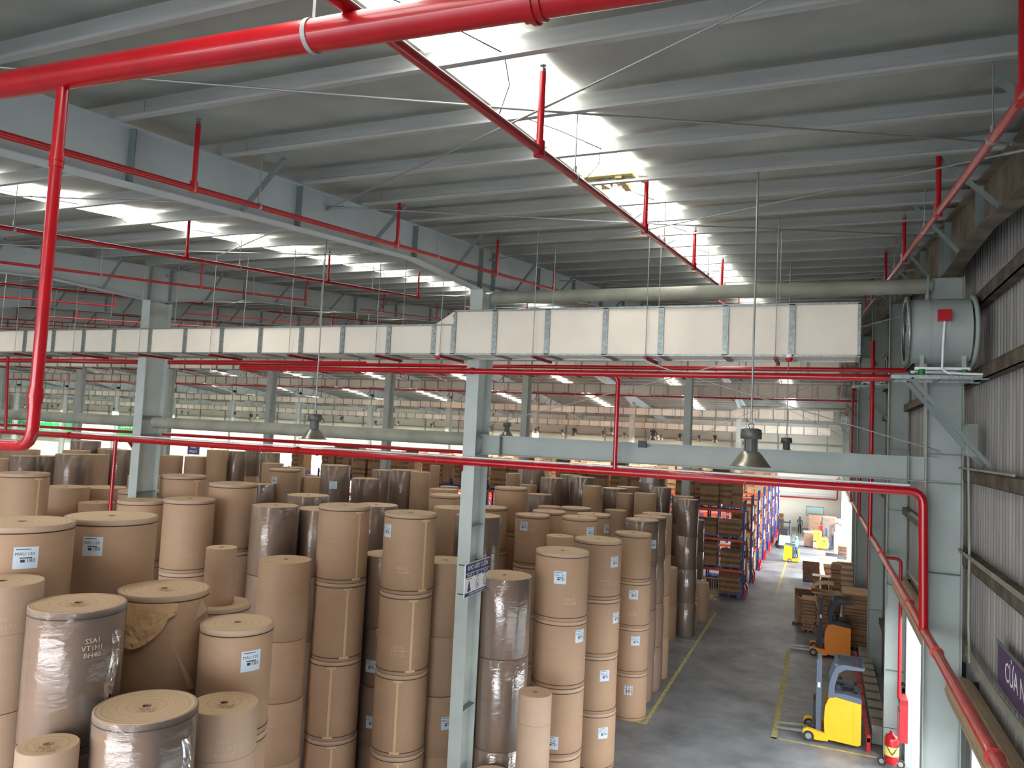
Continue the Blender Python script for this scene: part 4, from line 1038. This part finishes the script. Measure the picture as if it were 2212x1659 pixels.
for k in range(1, 8):
    for z in (0, 1.575, 3.325):
        if rr_.random() < .8: put_pile(RX0-.75, RKY[k]+.5, z, PM[0][k % 2], 'carton stack at the aisle end of the %s rack row, %s level' % (ORD[k], {0: 'floor', 1.575: 'first', 3.325: 'second'}[z]), 'carton stacks at the rack ends', False)
for i in range(5): tag(link('pallet', pal, None, (-6.9 if i > 4 else -5.9, 48.2, i*.15)), 'bright blue empty pallet behind the first rack, %s from the ground' % ORD[i], 'pallet', 'pile of empty blue pallets')
o = empty('guard_rail', (-6.5, 45.2, 0), 'yellow barred guard rail standing at the foot of the racking', 'rail')
g = MB(); g.box(0, 1.1, -.02, .02, 1.02, 1.07); g.box(0, 1.1, -.02, .02, .06, .1); g.build('rail', M_['ybar'], o)
for i in range(9): g = MB(); g.box(i*.135-.015, i*.135+.015, -.015, .015, 0, 1.02); g.build('bar', M_['ybar'], o)

# ------------------------------------------------------------------ floor markings
g = MB(); g.box(-5.07, -4.95, 24.0, 41.2, .002, .006); g.box(-8, -5.07, 24.0, 24.12, .002, .006); g.box(-7, -5.07, 34.6, 34.72, .002, .006); g.box(-7, -5.07, 41.08, 41.2, .002, .006)
tag(g.build('floor_marking', M_['ymark']), 'yellow line on the floor along the edge of the roll storage', 'marking')
o = empty('parking_marking', (-1.28, 24.9, 0), 'yellow-edged truck parking grid painted on the floor beside the aisle', 'marking')
g = MB(); g.box(0, .16, 0, 10.5, .002, .006); g.box(0, 3, 0, .08, .002, .006); g.build('border_line', M_['ymark'], o)
for i in range(1, 8): g = MB(); g.box(.16, 2.6, i*1.35-.03, i*1.35+.03, .002, .005); g.build('bay_line', M_['ymark'], o)
g = MB(); 
for x in (-2.45, ): g.box(x, x+.1, 48, 86, .002, .006)
tag(g.build('floor_marking', M_['ymark']), 'faint long line down the far aisle floor', 'marking')

# ------------------------------------------------------------------ reach trucks
def wheel(o, x, y, r, w=.1):
    g = MB(); g.tube((x, y-w/2, r), (x, y+w/2, r), r, 24); wo = g.build('wheel', M_['rubber'], o)
    g = MB(); g.tube((x, y-w/2-.006, r), (x, y+w/2+.006, r), r*.55, 16); g.build('hub', M_['grbox'], wo)
def reach_truck(loc, label, body='yellow', dark=False, rz=0):
    o = empty('reach_truck', loc, label, 'forklift', rz=rz); W2 = .62
    tg = M_['dark'] if dark else M_['tgrey']
    poly = [(.28, .14), (1.12, .1), (1.2, .16), (1.2, 1.34), (1.05, 1.38), (.75, 1.44), (.45, 1.45), (.3, 1.36), (.2, 1.1), (.18, .7), (.2, .3)]
    g = MB(); g.prism(poly, -W2+.03, W2-.03); b = g.build('body', M_[body], o)
    g = MB(); g.box(1.0, 1.203, -W2+.02, -W2+.03, .15, 1.33); g.build('rear_panel', M_[body], o)
    g = MB(); g.prism([(.42, 1.44), (1.18, 1.34), (1.22, 1.4), (1.18, 1.5), (.75, 1.56), (.42, 1.55)], -W2+.02, W2-.02); g.build('cabin_rim', tg, o)
    g = MB(); g.box(.72, 1.1, -.28, .1, 1.5, 1.58); g.box(1.02, 1.1, -.28, .1, 1.55, 1.78); g.build('seat', M_['black'], o)
    g = MB(); g.box(.5, .62, -.3, .1, 1.5, 1.72); g.tube((.6, .3, 1.5), (.66, .3, 1.68), .02, 8); g.tube((.62, .3, 1.68), (.7, .3, 1.71), .13, 16); g.build('console', M_['dark'], o)
    for s in (-1, 1):
        g = MB(); y0, y1 = (s*W2-.05, s*W2+.03) if s > 0 else (-W2-.03, -W2+.05)
        g.prism([(.28, 1.4), (.45, 1.42), (.47, 1.8), (.56, 2.16), (.75, 2.3), (1.25, 2.33), (1.27, 2.4), (.7, 2.44), (.5, 2.38), (.38, 2.1), (.3, 1.8)], y0, y1); g.build('guard_post', tg, o)
    g = MB()
    for i in range(16): x = .62+i*.04; g.box(x-.008, x+.008, -W2, W2, 2.39, 2.42)
    for y in (-.02, ): g.box(.5, 1.27, y-.03, y+.03, 2.38, 2.42)
    g.box(1.23, 1.28, -W2, W2, 2.36, 2.42); g.box(.45, .55, -W2, W2, 2.36, 2.43); g.build('overhead_guard', tg, o)
    for s in (-1, 1):
        g = MB(); y = s*.38; g.box(-.05, .1, y-.06, y+.06, .12, 2.42); g.build('mast_rail', tg, o)
        g = MB(); g.box(-.02, .06, y*.7-.03, y*.7+.03, .3, 2.36); g.build('inner_mast', M_['dark'], o)
        g = MB(); g.tube((.02, y*.35, .3), (.02, y*.35, 1.9), .035, 10); g.build('lift_cylinder', M_['zinc'], o)
    g = MB(); g.box(-.02, .08, -.4, .4, 2.38, 2.44); g.box(-.02, .08, -.4, .4, 1.25, 1.32); g.build('mast_bridge', M_['grbox'] if not dark else M_['dark'], o)
    g = MB(); g.box(-.16, -.06, -.36, .36, .3, .45); g.box(-.14, -.07, -.3, -.24, .3, 1.15); g.box(-.14, -.07, .24, .3, .3, 1.15); g.build('fork_carriage', M_['dark'], o)
    for s in (-1, 1):
        g = MB(); g.prism([(-.12, .3), (-.12, .14), (-1.2, .1), (-1.2, .12), (-.17, .19), (-.17, .3)], s*.24-.06, s*.24+.06); g.build('fork', M_['zinc'], o)
        g = MB(); g.prism([(-.42, .2), (-.4, .34), (-.3, .38), (.3, .3), (.3, .1), (-.05, .08), (-.2, .12)], s*(W2-.06)-.07, s*(W2-.06)+.07); g.build('support_leg', M_[body], o)
        wheel(o, -.25, s*(W2-.06), .16, .16)
    wheel(o, .95, -.35, .12, .1)
    g = MB(); g.box(-.02, .06, -.446, -.441, 1.6, 1.75); g.build('data_plate', M_['paper'], o)
    return o
reach_truck((.02, 25.85, 0), 'yellow reach truck parked on the yellow grid, nearest in the aisle')
reach_truck((.05, 35.9, 0), 'orange reach truck with dark mast parked behind the yellow one', 'yorange', True)
# barrier rail, charger boxes, extinguisher, hose cabinet
o = empty('barrier_rail', (1.43, 25.2, 0), 'low dusty red barrier rail behind the parked yellow truck', 'barrier')
g = MB(); g.box(-.06, .06, 0, 10.2, .3, .42); g.build('rail', M_['pinkpipe'], o)
for i in range(8): g = MB(); g.box(-.05, .05, i*1.4, i*1.4+.12, 0, .5); g.build('post', M_['red'] if i == 0 else M_['pinkpipe'], o)
for i in range(11):
    y = 26.2+i*.92
    o = empty('charger_box', (1.76, y, 0), 'grey box in the row behind the red barrier, %s from the extinguisher' % ORD[i], 'box', 'row of grey boxes along the wall')
    g = MB(); g.box(-.2, .2, -.3, .3, .05, .55); g.build('body', M_['grbox'], o)
    g = MB(); g.box(-.22, .22, -.32, .32, .55, .6); g.build('lid', M_['concr'], o)
    g = MB(); g.box(-.21, -.2, -.2, .2, .2, .4); g.build('vent', M_['steel2'], o)
    g = MB(); g.box(-.17, .17, -.28, .28, 0, .05); g.build('plinth', M_['dark'], o)
o = empty('wheeled_extinguisher', (1.97, 24.35, 0), 'red wheeled fire extinguisher with yellow label band', 'extinguisher')
g = MB(); g.lathe([(0, .12), (.15, .13), (.19, .2), (.19, .8), (.16, .9), (.06, .96), (.05, 1.02), (0, 1.02)], n=24); g.build('cylinder', M_['red'], o)
g = MB(); g.lathe([(.191, .38), (.194, .39), (.194, .62), (.191, .63)], n=24); g.build('label_band', M_['cream'], o)
g = MB(); g.path([(-.17, -.12, .25), (.05, -.21, .5), (.17, -.1, .7)], .014, 6); g.path([(.17, -.12, .25), (-.05, -.21, .5), (-.17, -.1, .7)], .014, 6); g.build('hose', M_['black'], o)
g = MB(); g.path([(-.22, .1, .15), (-.22, .15, 1.05), (.22, .15, 1.05), (.22, .1, .15)], .014, 6); g.build('handle_frame', M_['dark'], o)
for s in (-1, 1): wheel(o, s*.25*0+s*.24, .1, .12, .04)
o = empty('hose_cabinet', (2.2, 23.9, 1.0), 'bright red fire hose cabinet fixed beside the dock door', 'cabinet')
g = MB(); g.box(-.1, .1, -.3, .3, 0, 1.0); g.build('case', M_['red'], o)
g = MB(); g.box(-.12, -.1, -.27, .27, .03, .8); g.build('cabinet_door', M_['red'], o)
g = MB(); g.box(-.1, .1, -.3, .3, 1.0, 1.15); g.build('top_box', M_['redd'], o)
g = MB()
for i in range(5): g.path([(2.3, 10, 5.62+.03*i), (2.28, 12.5, 5.6+.03*i), (2.3, 15, 5.62+.04*i), (2.3, 19, 5.6+.03*i), (2.28, 24, 5.6)], .016, 6)
tag(g.build('cable_bundle', M_['tube']), 'bundle of pale cables above the beige door shutter', 'cables')
g = MB(); g.path([(2.2, 11, 8.75), (2.2, 15, 8.74), (2.18, 23, 8.72)], .02, 6); g.path([(2.2, 9, 7.32), (2.22, 16, 7.3), (2.2, 23, 7.3)], .018, 6); g.path([(2.2, 9, 7.36), (2.2, 16, 7.34), (2.24, 23, 7.33)], .018, 6)
g.path([(2.2, 14.2, 9.4), (2.22, 14.1, 7.5), (2.2, 14.0, 6.3), (2.2, 13.9, 5.7)], .022, 6)
tag(g.build('wall_conduit', M_['tube']), 'pale conduits along the girts of the right wall', 'conduit')
o = empty('fan_switch_box', (2.2, 14.0, 8.95), 'pale grey switch box on the right wall below the fan', 'box')
g = MB(); g.box(-.06, .08, -.16, .16, 0, .52); g.build('case', M_['grbox'], o); g = MB(); g.box(-.07, -.06, -.13, .13, .03, .49); g.build('lid', M_['steel'], o)
for i, (y, l) in enumerate(((26.9, 'white wall cabinet with hanging cables, left of the extinguisher'), (44.2, 'white electrical cabinet farther along the wall'))):
    o = empty('wall_cabinet', (2.2, y, 1.0), l, 'cabinet'); g = MB(); g.box(-.12, .1, -.5, .6, 0, 2.0); g.build('case', M_['paper'], o)
    g = MB(); g.path([(-.15, -.4, 1.4), (-.2, -.45, .9), (-.16, -.3, .4), (-.18, -.2, .9)], .02, 6); g.build('cable', M_['black'], o)
# ------------------------------------------------------------------ cardboard in the aisle
def boards(loc, wd, dp, h, lay, label, mats=('card', 'card2'), seed=0, jit=.03, rz=0, pallet='', top=None, cols=1):
    o = empty('board_stack', loc, label, 'cardboard', rz=rz); z0 = 0
    if pallet:
        for x in (-wd/2+.08, 0, wd/2-.08): g = MB(); g.box(x-.06, x+.06, -dp/2, dp/2, 0, .13); g.build('skid', M_[pallet], o)
        z0 = .13
    me = pile_mesh(h-z0, wd, dp, lay, mats, seed, jit=jit, cols=cols); b = link('board_bundles', me, o, (0, 0, z0))
    if top: g = MB(); g.box(-wd/2-.03, wd/2+.03, -dp/2-.03, dp/2+.03, h, h+.03); g.build('top_sheet', M_[top], o)
    return o
boards((1.5, 38.1, 0), 1.0, 1.7, 2.45, .07, 'tall stack of big brown boards against the wall, behind the orange truck', jit=.05, pallet='card2', top='card3')
boards((.35, 39.5, 0), .95, 1.1, 2.0, .07, 'stack of brown boards with curled sheets, middle of the aisle pile', jit=.05, pallet='card2', top='card3', seed=3)
boards((-.47, 39.9, 0), .6, 1.0, 1.55, .08, 'lower stack of folded brown boards, left of the curled sheets', jit=.04, pallet='card2', top='card3', seed=4)
boards((.75, 41.8, 0), .45, .9, 3.1, .08, 'slim tall stack of brown boards behind the curled sheets', jit=.03, seed=8)
o = empty('curled_board', (.35, 39.3, 2.04), 'large sheet of brown card curled over the aisle stack', 'cardboard')
g = MB(); v = []; n = 14
for j in (0, 1):
    for i in range(n+1): a = pi*i/n*.62; v.append((-.75+1.2*(1-cos(a))*.62, -.5+j*1.0, .02+.42*sin(a)**1.1))
m = len(v); v += [(x, y, z+.03) for x, y, z in v]
g.add(v, [(i, i+1, n+2+i, n+1+i) for i in range(n)]+[(m+n+1+i, m+n+2+i, m+i+1, m+i) for i in range(n)]+[(i, m+i, m+i+1, i+1) for i in range(n)], 0, True); g.build('curled_sheet', M_['card3'], o)
g = MB(); g.add([(.2, -.62, 0), (.62, -.55, .05), (.5, .1, .12), (.1, .05, .08)], [(0, 1, 2, 3)]); g.box(-.7, -.2, -.55, .4, .0, .06); g.build('loose_sheet', M_['card3'], o)
o = empty('leaning_board', (-1.05, 40.8, 0), 'tall folded brown board leaning at the left of the aisle stacks', 'cardboard')
g = MB(); g.add([(0, 0, .1), (.35, .25, .1), (.35, .25, 1.3), (-.12, 0, 1.45), (.03, .0, .1), (.38, .25, .1), (.38, .25, 1.3), (-.09, 0, 1.45)], [(3, 2, 1, 0), (4, 5, 6, 7), (0, 4, 7, 3), (1, 2, 6, 5), (3, 7, 6, 2)]); g.build('board', M_['card'], o)
g = MB(); g.add([(-.12, 0, 1.45), (.38, .25, 1.3), (.75, -.2, 1.15), (.3, -.25, 1.3)], [(0, 1, 2, 3)]); g.build('folded_flap', M_['card3'], o)
g = MB(); g.box(-.2, .3, -.1, .3, 0, .1); g.build('foot_block', M_['dark'], o)
boards((-.75, 44.3, 0), 1.0, .7, 1.25, .6, 'open brown carton standing behind the leaning board', top='card4', seed=9, jit=0)
AIS = [((-.55, 54.3, 0), 1.05, 1.1, 1.35, .2, 'dark wrapped pallet load on a blue pallet, front left of the aisle pallets', ('card2', 'card2'), 'bluep', 'card4'), ((.45, 54.6, 0), .9, 1.1, 1.25, .2, 'dark open crate of cartons, centre of the aisle pallets', ('card2', 'card'), 'card2', 'card4'),
       ((1.45, 52.6, 0), .95, 1.1, 1.75, .17, 'stack of pale bundled boards beside the wall post', ('card4', 'card3'), '', 'card4'), ((-.2, 50.6, 0), .4, .8, 1.0, .13, 'short pinkish bundle of boards, left of three small bundles', ('card3', 'card'), '', 'card4'),
       ((.27, 50.5, 0), .42, .8, 1.0, .25, 'small dark bundle of boards, middle of three', ('card2', 'card2'), '', 'card4'), ((.75, 50.4, 0), .42, .8, 1.05, .25, 'small dark bundle of boards, right of three', ('card2', 'card2'), '', 'card4'),
       ((.45, 57.5, 0), 1.2, 1.0, 1.2, .3, 'pallet load topped with cream sheets, behind the dark crate', ('card2', 'card3'), 'card2', 'card4'), ((1.0, 61.5, 0), 1.3, 1.3, .95, .9, 'low black covered load near the reddish cartons', ('dark', 'dark'), '', ''),
       ((1.45, 66.5, 0), .9, 1.2, 2.0, .14, 'tall reddish-brown carton stack against the wall', ('card', 'card2'), 'card2', 'card'), ((1.6, 63.8, 0), .7, .8, 1.35, .12, 'lower brown carton stack in front of the tall reddish one', ('card2', 'card'), '', 'card'),
       ((-.55, 81, 0), 1.2, 1.2, 2.15, .2, 'dark wrapped carton load at the end of the aisle, left', ('card2', 'card2'), 'card2', 'card2'), ((.75, 81, 0), 1.2, 1.2, 2.05, .2, 'dark wrapped carton load at the end of the aisle, centre', ('card2', 'card2'), 'card2', 'card4'),
       ((1.7, 77, 0), .9, 1.2, 2.2, .2, 'tall pale brown load at the end of the aisle by the door', ('card3', 'card'), '', 'card4'), ((-1.0, 72.4, 0), .8, 1.1, 1.3, .4, 'dark patterned crate carried beside the orange stacker', ('card2', 'dark'), 'dark', 'card4'),
       ((-4.0, 86.5, 0), .5, .5, 1.5, .3, 'small brown bundle by the far end of the racking', ('card2', 'card'), '', '')]
for i, (loc, wd, dp, h, lay, lab, mats, palt, top) in enumerate(AIS): boards(loc, wd, dp, h, lay, lab, mats, seed=20+i, pallet=palt, top=top, jit=.02)
tag(MB().box(.62, .95, 47.3, 47.7, 0, .5).build('plastic_bundle', M_['clothr']), 'small pink-red wrapped bundle on the floor between carton stacks', 'bundle')
# ------------------------------------------------------------------ aisle vehicles
def order_truck(loc, rz, label):
    o = empty('order_truck', loc, label, 'forklift', rz=rz)
    g = MB(); g.prism([(0, .08), (.62, .08), (.62, 1.12), (.5, 1.2), (.1, 1.28), (.02, 1.2)], -.42, .42); g.build('body', M_['yellow'], o)
    g = MB(); g.prism([(.62, .08), (1.15, .1), (1.15, .26), (.62, .26)], -.42, .42); g.build('platform', M_['yellow'], o)
    g = MB(); g.box(1.08, 1.15, -.42, -.1, .26, 1.0); g.build('side_pad', M_['yellow'], o)
    g = MB(); g.box(.62, .72, -.36, .36, .3, 1.1); g.build('dash', M_['dark'], o)
    g = MB(); g.prism([(.05, 1.27), (.7, 1.12), (.8, 1.2), (.5, 1.32), (.1, 1.36)], -.35, .35); g.build('console', M_['tgrey'], o)
    g = MB(); g.tube((.6, 0, 1.2), (.7, 0, 1.4), .02, 8); g.tube((.68, -.15, 1.4), (.68, .15, 1.4), .02, 8); g.build('handlebar', M_['black'], o)
    wheel(o, .45, -.38, .14, .1); wheel(o, .45, .38, .14, .1)
    return o
order_truck((-2.62, 62.3, 0), 0, 'yellow stand-on truck with a rider in light blue')
def stacker(loc, label, rz=0):
    o = empty('stacker_truck', loc, label, 'forklift', rz=rz)
    g = MB(); n = 10; poly = [(-.4, .12), (.4, .12), (.42, .9)]+[(.42-.18*(1-cos(pi/2*i/n)), .9+.16*sin(pi/2*i/n)) for i in range(1, n+1)]+[(-.24-.18*sin(pi/2*i/n), 1.06-.16*(1-cos(pi/2*i/n))) for i in range(n+1)]
    g.prism(poly, -.1, .5); g.build('body', M_['yorange'], o)
    g = MB(); g.tube((.1, -.11, .75), (.1, -.1, .75), .07, 14); g.build('cap', M_['dark'], o)
    g = MB(); g.box(-.55, -.45, -.1, .8, .1, 1.1); g.build('side_guard', M_['yorange'], o)
    for x in (.5, .82): g = MB(); g.box(x, x+.12, .1, .35, .1, 2.1); g.build('mast_rail', M_['dark'], o)
    g = MB(); g.box(.5, .94, .12, .3, 1.95, 2.1); g.box(.5, .94, .12, .3, .5, .6); g.box(.55, .9, .3, .4, .3, 1.3); g.build('mast_bridge', M_['dark'], o)
    wheel(o, -.25, .2, .12, .1); wheel(o, .6, .5, .12, .1)
    return o
stacker((.18, 71.2, 0), 'orange stacker truck with dark mast, nearer one of two in the far aisle')
stacker((-.3, 76.6, 0), 'orange stacker truck behind the nearer one, rider in red beside it')
o = empty('counterbalance_truck', (-2.9, 70.2, 0), 'grey-blue forklift with overhead guard parked in the far aisle', 'forklift')
g = MB(); g.prism([(-.55, .25), (.6, .25), (.62, .9), (.3, 1.05), (-.3, 1.1), (-.55, .95)], -.8, .9, ax='Y'); g.build('body', M_['tgrey'], o)
g = MB(); g.prism([(-.45, .3), (.5, .3), (.45, 1.15), (-.4, 1.15)], -1.05, -.75); g.build('counterweight', M_['steel'], o)
for sx in (-.5, .5):
    for sy in (-.6, .6): g = MB(); g.bar((sx, sy, 1.0), (sx*.9, sy*.7, 2.2), .07, .07); g.build('guard_post', M_['dark'], o)
g = MB(); 
for i in range(6): g.box(-.46, .46, -.45+i*.18-.02, -.45+i*.18+.02, 2.18, 2.22)
g.box(-.48, -.42, -.48, .48, 2.18, 2.24); g.box(.42, .48, -.48, .48, 2.18, 2.24); g.build('overhead_guard', M_['dark'], o)
g = MB(); g.box(-.22, .22, -.3, .15, 1.1, 1.2); g.box(-.22, .22, -.35, -.25, 1.2, 1.65); g.build('seat', M_['black'], o)
for sx in (-.35, .35): g = MB(); g.box(sx-.06, sx+.06, 1.0, 1.15, .1, 2.3); g.build('mast_rail', M_['dark'], o)
for sx in (-.52, .52):
    for sy in (-.55, .65): wheel(o, sx, sy, .27, .01); 
    g = MB(); 
    for sy in (-.55, .65): g.tube((sx-.08, sy, .27), (sx+.08, sy, .27), .27, 20)
    g.build('tyre', M_['rubber'], o)
o = empty('dock_boom', (1.9, 72.5, 0), 'dark articulated loading frame standing by the far dock door', 'machine')
g = MB(); g.bar((0, 0, 0), (0, 0, 2.9), .1, .1); g.bar((0, 0, 2.0), (-.6, 0, 2.3), .08, .08); g.bar((-.6, 0, 2.3), (-1.0, 0, 2.0), .07, .07); g.bar((-1.0, 0, 2.05), (-1.0, 0, 1.1), .05, .05); g.bar((0, 0, 2.9), (-.6, 0, 2.3), .05, .05); g.build('boom', M_['dark'], o)
g = MB(); g.box(-1.1, .2, -.3, .3, 0, .12); g.build('base', M_['dark'], o)
o = empty('notice_board', (-1.5, 88.3, 1.4), 'pale glazed notice board with grey frame on the far white wall', 'board')
g = MB(); g.box(0, 1.7, -.04, 0, 0, .95); g.build('board_face', M_['vinyl'], o)
g = MB(); 
for a in ((-.04, 0, -.04, .99), (1.7, 1.74, -.04, .99)): g.box(a[0], a[1], -.08, 0, a[2], a[3])
g.box(-.04, 1.74, -.08, 0, .93, .99); g.box(-.04, 1.74, -.08, 0, -.04, 0); g.build('board_frame', M_['steel2'], o)
o = empty('barrier_fence', (-4.3, 87.9, 0), 'thin white barrier fence at the far end of the racking', 'fence')
for i in range(7): g = MB(); g.box(i*.2, i*.2+.03, 0, .03, 0, 1.3); g.build('bar', M_['paper'], o)
g = MB(); g.box(0, 1.25, 0, .03, 1.27, 1.3); g.build('rail', M_['paper'], o)

# ------------------------------------------------------------------ people
def person(loc, rz, joints, mats, label, zc, hair='black'):
    V = []; E_ = []; R_ = []; ix = {}
    for nm, par, co, r in joints:
        ix[nm] = len(V); V.append(co); R_.append(r)
        if par: E_.append((ix[par], ix[nm]))
    for s, hand in ((1, 'handL'), (-1, 'handR')):                       # four fingers and a thumb
        hx, hy, hz = V[ix[hand]]
        wx, wy, wz = V[ix['wrist'+hand[-1]]]; d = Vector((hx-wx, hy-wy, hz-wz)).normalized(); sd = Vector((0, 1, 0))
        for q in range(4):
            b = Vector((hx, hy, hz))+sd*(q-1.5)*.021+d*.01; m_ = b+d*(.035+.005*(q in (1, 2))); t = m_+d*.022+Vector((0, 0, -.012))+Vector((-s*.012, 0, 0))
            i0 = len(V); V += [tuple(b), tuple(m_), tuple(t)]; R_ += [.011, .009, .008]; E_ += [(ix[hand], i0), (i0, i0+1), (i0+1, i0+2)]
        b = Vector((wx, wy, wz)).lerp(Vector((hx, hy, hz)), .45)+Vector((0, -.035, 0)); t = b+d*.045+Vector((0, -.012, 0))
        i0 = len(V); V += [tuple(b), tuple(t)]; R_ += [.012, .009]; E_ += [(ix[hand], i0), (i0, i0+1)]
    me = bpy.data.meshes.new('person'); me.from_pydata(V, E_, []); o = bpy.data.objects.new('person', me); COL.objects.link(o)
    md = o.modifiers.new('skin', 'SKIN'); md.use_smooth_shade = True
    for i, r in enumerate(R_): me.skin_vertices[0].data[i].radius = (r, r) if not isinstance(r, tuple) else r
    me.skin_vertices[0].data[0].use_root = True
    sub = o.modifiers.new('sub', 'SUBSURF'); sub.levels = 1; sub.render_levels = 1
    dg = bpy.context.evaluated_depsgraph_get(); m2 = bpy.data.meshes.new_from_object(o.evaluated_get(dg)); o.modifiers.clear(); o.data = m2
    m2.materials.clear()
    for m in mats: m2.materials.append(m)
    hz = V[ix['handL']]
    for p_ in m2.polygons:
        c = p_.center; p_.use_smooth = True
        handd = min((c-Vector(V[ix['handL']])).length, (c-Vector(V[ix['handR']])).length)
        p_.material_index = 0 if (c.z > zc[0] or handd < .1) else (1 if c.z > zc[1] else (2 if c.z > .09 else 3))
    o.location = loc; o.rotation_euler = (0, 0, rz); tag(o, label, 'person')
    hd = Vector(V[ix['head']])
    g = MB(); g.lathe([(.0, .125), (.05, .118), (.085, .085), (.1, .03), (.098, -.02), (.09, -.05)], (hd.x-.012, hd.y, hd.z), n=16); g.build('hair' if hair != 'cap' else 'blue_cap', M_['black'] if hair != 'cap' else M_['clothl'], o)
    for s in (-1, 1):
        g = MB(); g.tube((hd.x+.088, hd.y+s*.032, hd.z+.01), (hd.x+.097, hd.y+s*.032, hd.z+.01), .012, 8); g.build('eye', M_['black'], o)
        g = MB(); g.lathe([(0, -.03), (.012, -.02), (.014, .01), (0, .03)], (hd.x-.0, hd.y+s*.094, hd.z), n=8); g.build('ear', M_['skin'], o)
    g = MB(); g.prism([(hd.x+.085, hd.z+.01), (hd.x+.118, hd.z-.03), (hd.x+.085, hd.z-.035)], hd.y-.012, hd.y+.012); g.build('nose', M_['skin'], o)
    g = MB(); g.box(hd.x+.08, hd.x+.09, hd.y-.022, hd.y+.022, hd.z-.062, hd.z-.054); g.build('mouth', M_['redd'], o)
    return o
def standing(hs=1.0):
    J = [('pelvis', None, (0, 0, .93), (.15, .12)), ('waist', 'pelvis', (0, 0, 1.08), (.14, .11)), ('chest', 'waist', (.01, 0, 1.27), (.17, .12)), ('neckb', 'chest', (0, 0, 1.42), (.1, .08)), ('neck', 'neckb', (0, 0, 1.49), .055), ('head', 'neck', (.01, 0, 1.6), (.085, .095)), ('crown', 'head', (0, 0, 1.67), .075)]
    for s, q in ((1, 'L'), (-1, 'R')):
        J += [('sh'+q, 'neckb', (0, s*.18, 1.4), .065), ('elb'+q, 'sh'+q, (-.02, s*.24, 1.13), .048), ('wrist'+q, 'elb'+q, (.06, s*.25, .9), .032), ('hand'+q, 'wrist'+q, (.08, s*.25, .83), (.036, .02)),
              ('hip'+q, 'pelvis', (0, s*.09, .86), .095), ('knee'+q, 'hip'+q, (.06*s+.03, s*.1, .48), .062), ('ank'+q, 'knee'+q, (.08*s-.02, s*.1, .09), .042), ('toe'+q, 'ank'+q, (.08*s+.13, s*.11, .04), .038)]
    return J
person((-2.0, 82.1, 0), -pi/2, standing(), [M_['skin'], M_['cloth'], M_['clothd'], M_['black']], 'person in a blue-grey jacket and dark trousers walking at the end of the aisle', (1.45, .9))
J = standing(); 
J = [(n, p, ((c[0]+.0, c[1], c[2]) if n[:4] not in ('wris', 'hand', 'elb'+n[-1:]) else c), r) for n, p, c, r in J]
J = [(n, p, {'elbL': (.12, .24, 1.15), 'elbR': (.12, -.24, 1.15), 'wristL': (.34, .2, 1.12), 'wristR': (.34, -.2, 1.12), 'handL': (.42, .17, 1.13), 'handR': (.42, -.17, 1.13)}.get(n, c), r) for n, p, c, r in J]
person((-1.72, 62.3, .27), pi, J, [M_['skin'], M_['clothl'], M_['cloth'], M_['black']], 'person in light blue with a blue cap riding the yellow truck', (1.45, .9), 'cap')
person((.05, 77.6, 0), -pi/2, J, [M_['skin'], M_['clothr'], M_['clothd'], M_['black']], 'person in a red top behind the far orange stacker truck', (1.45, .9))
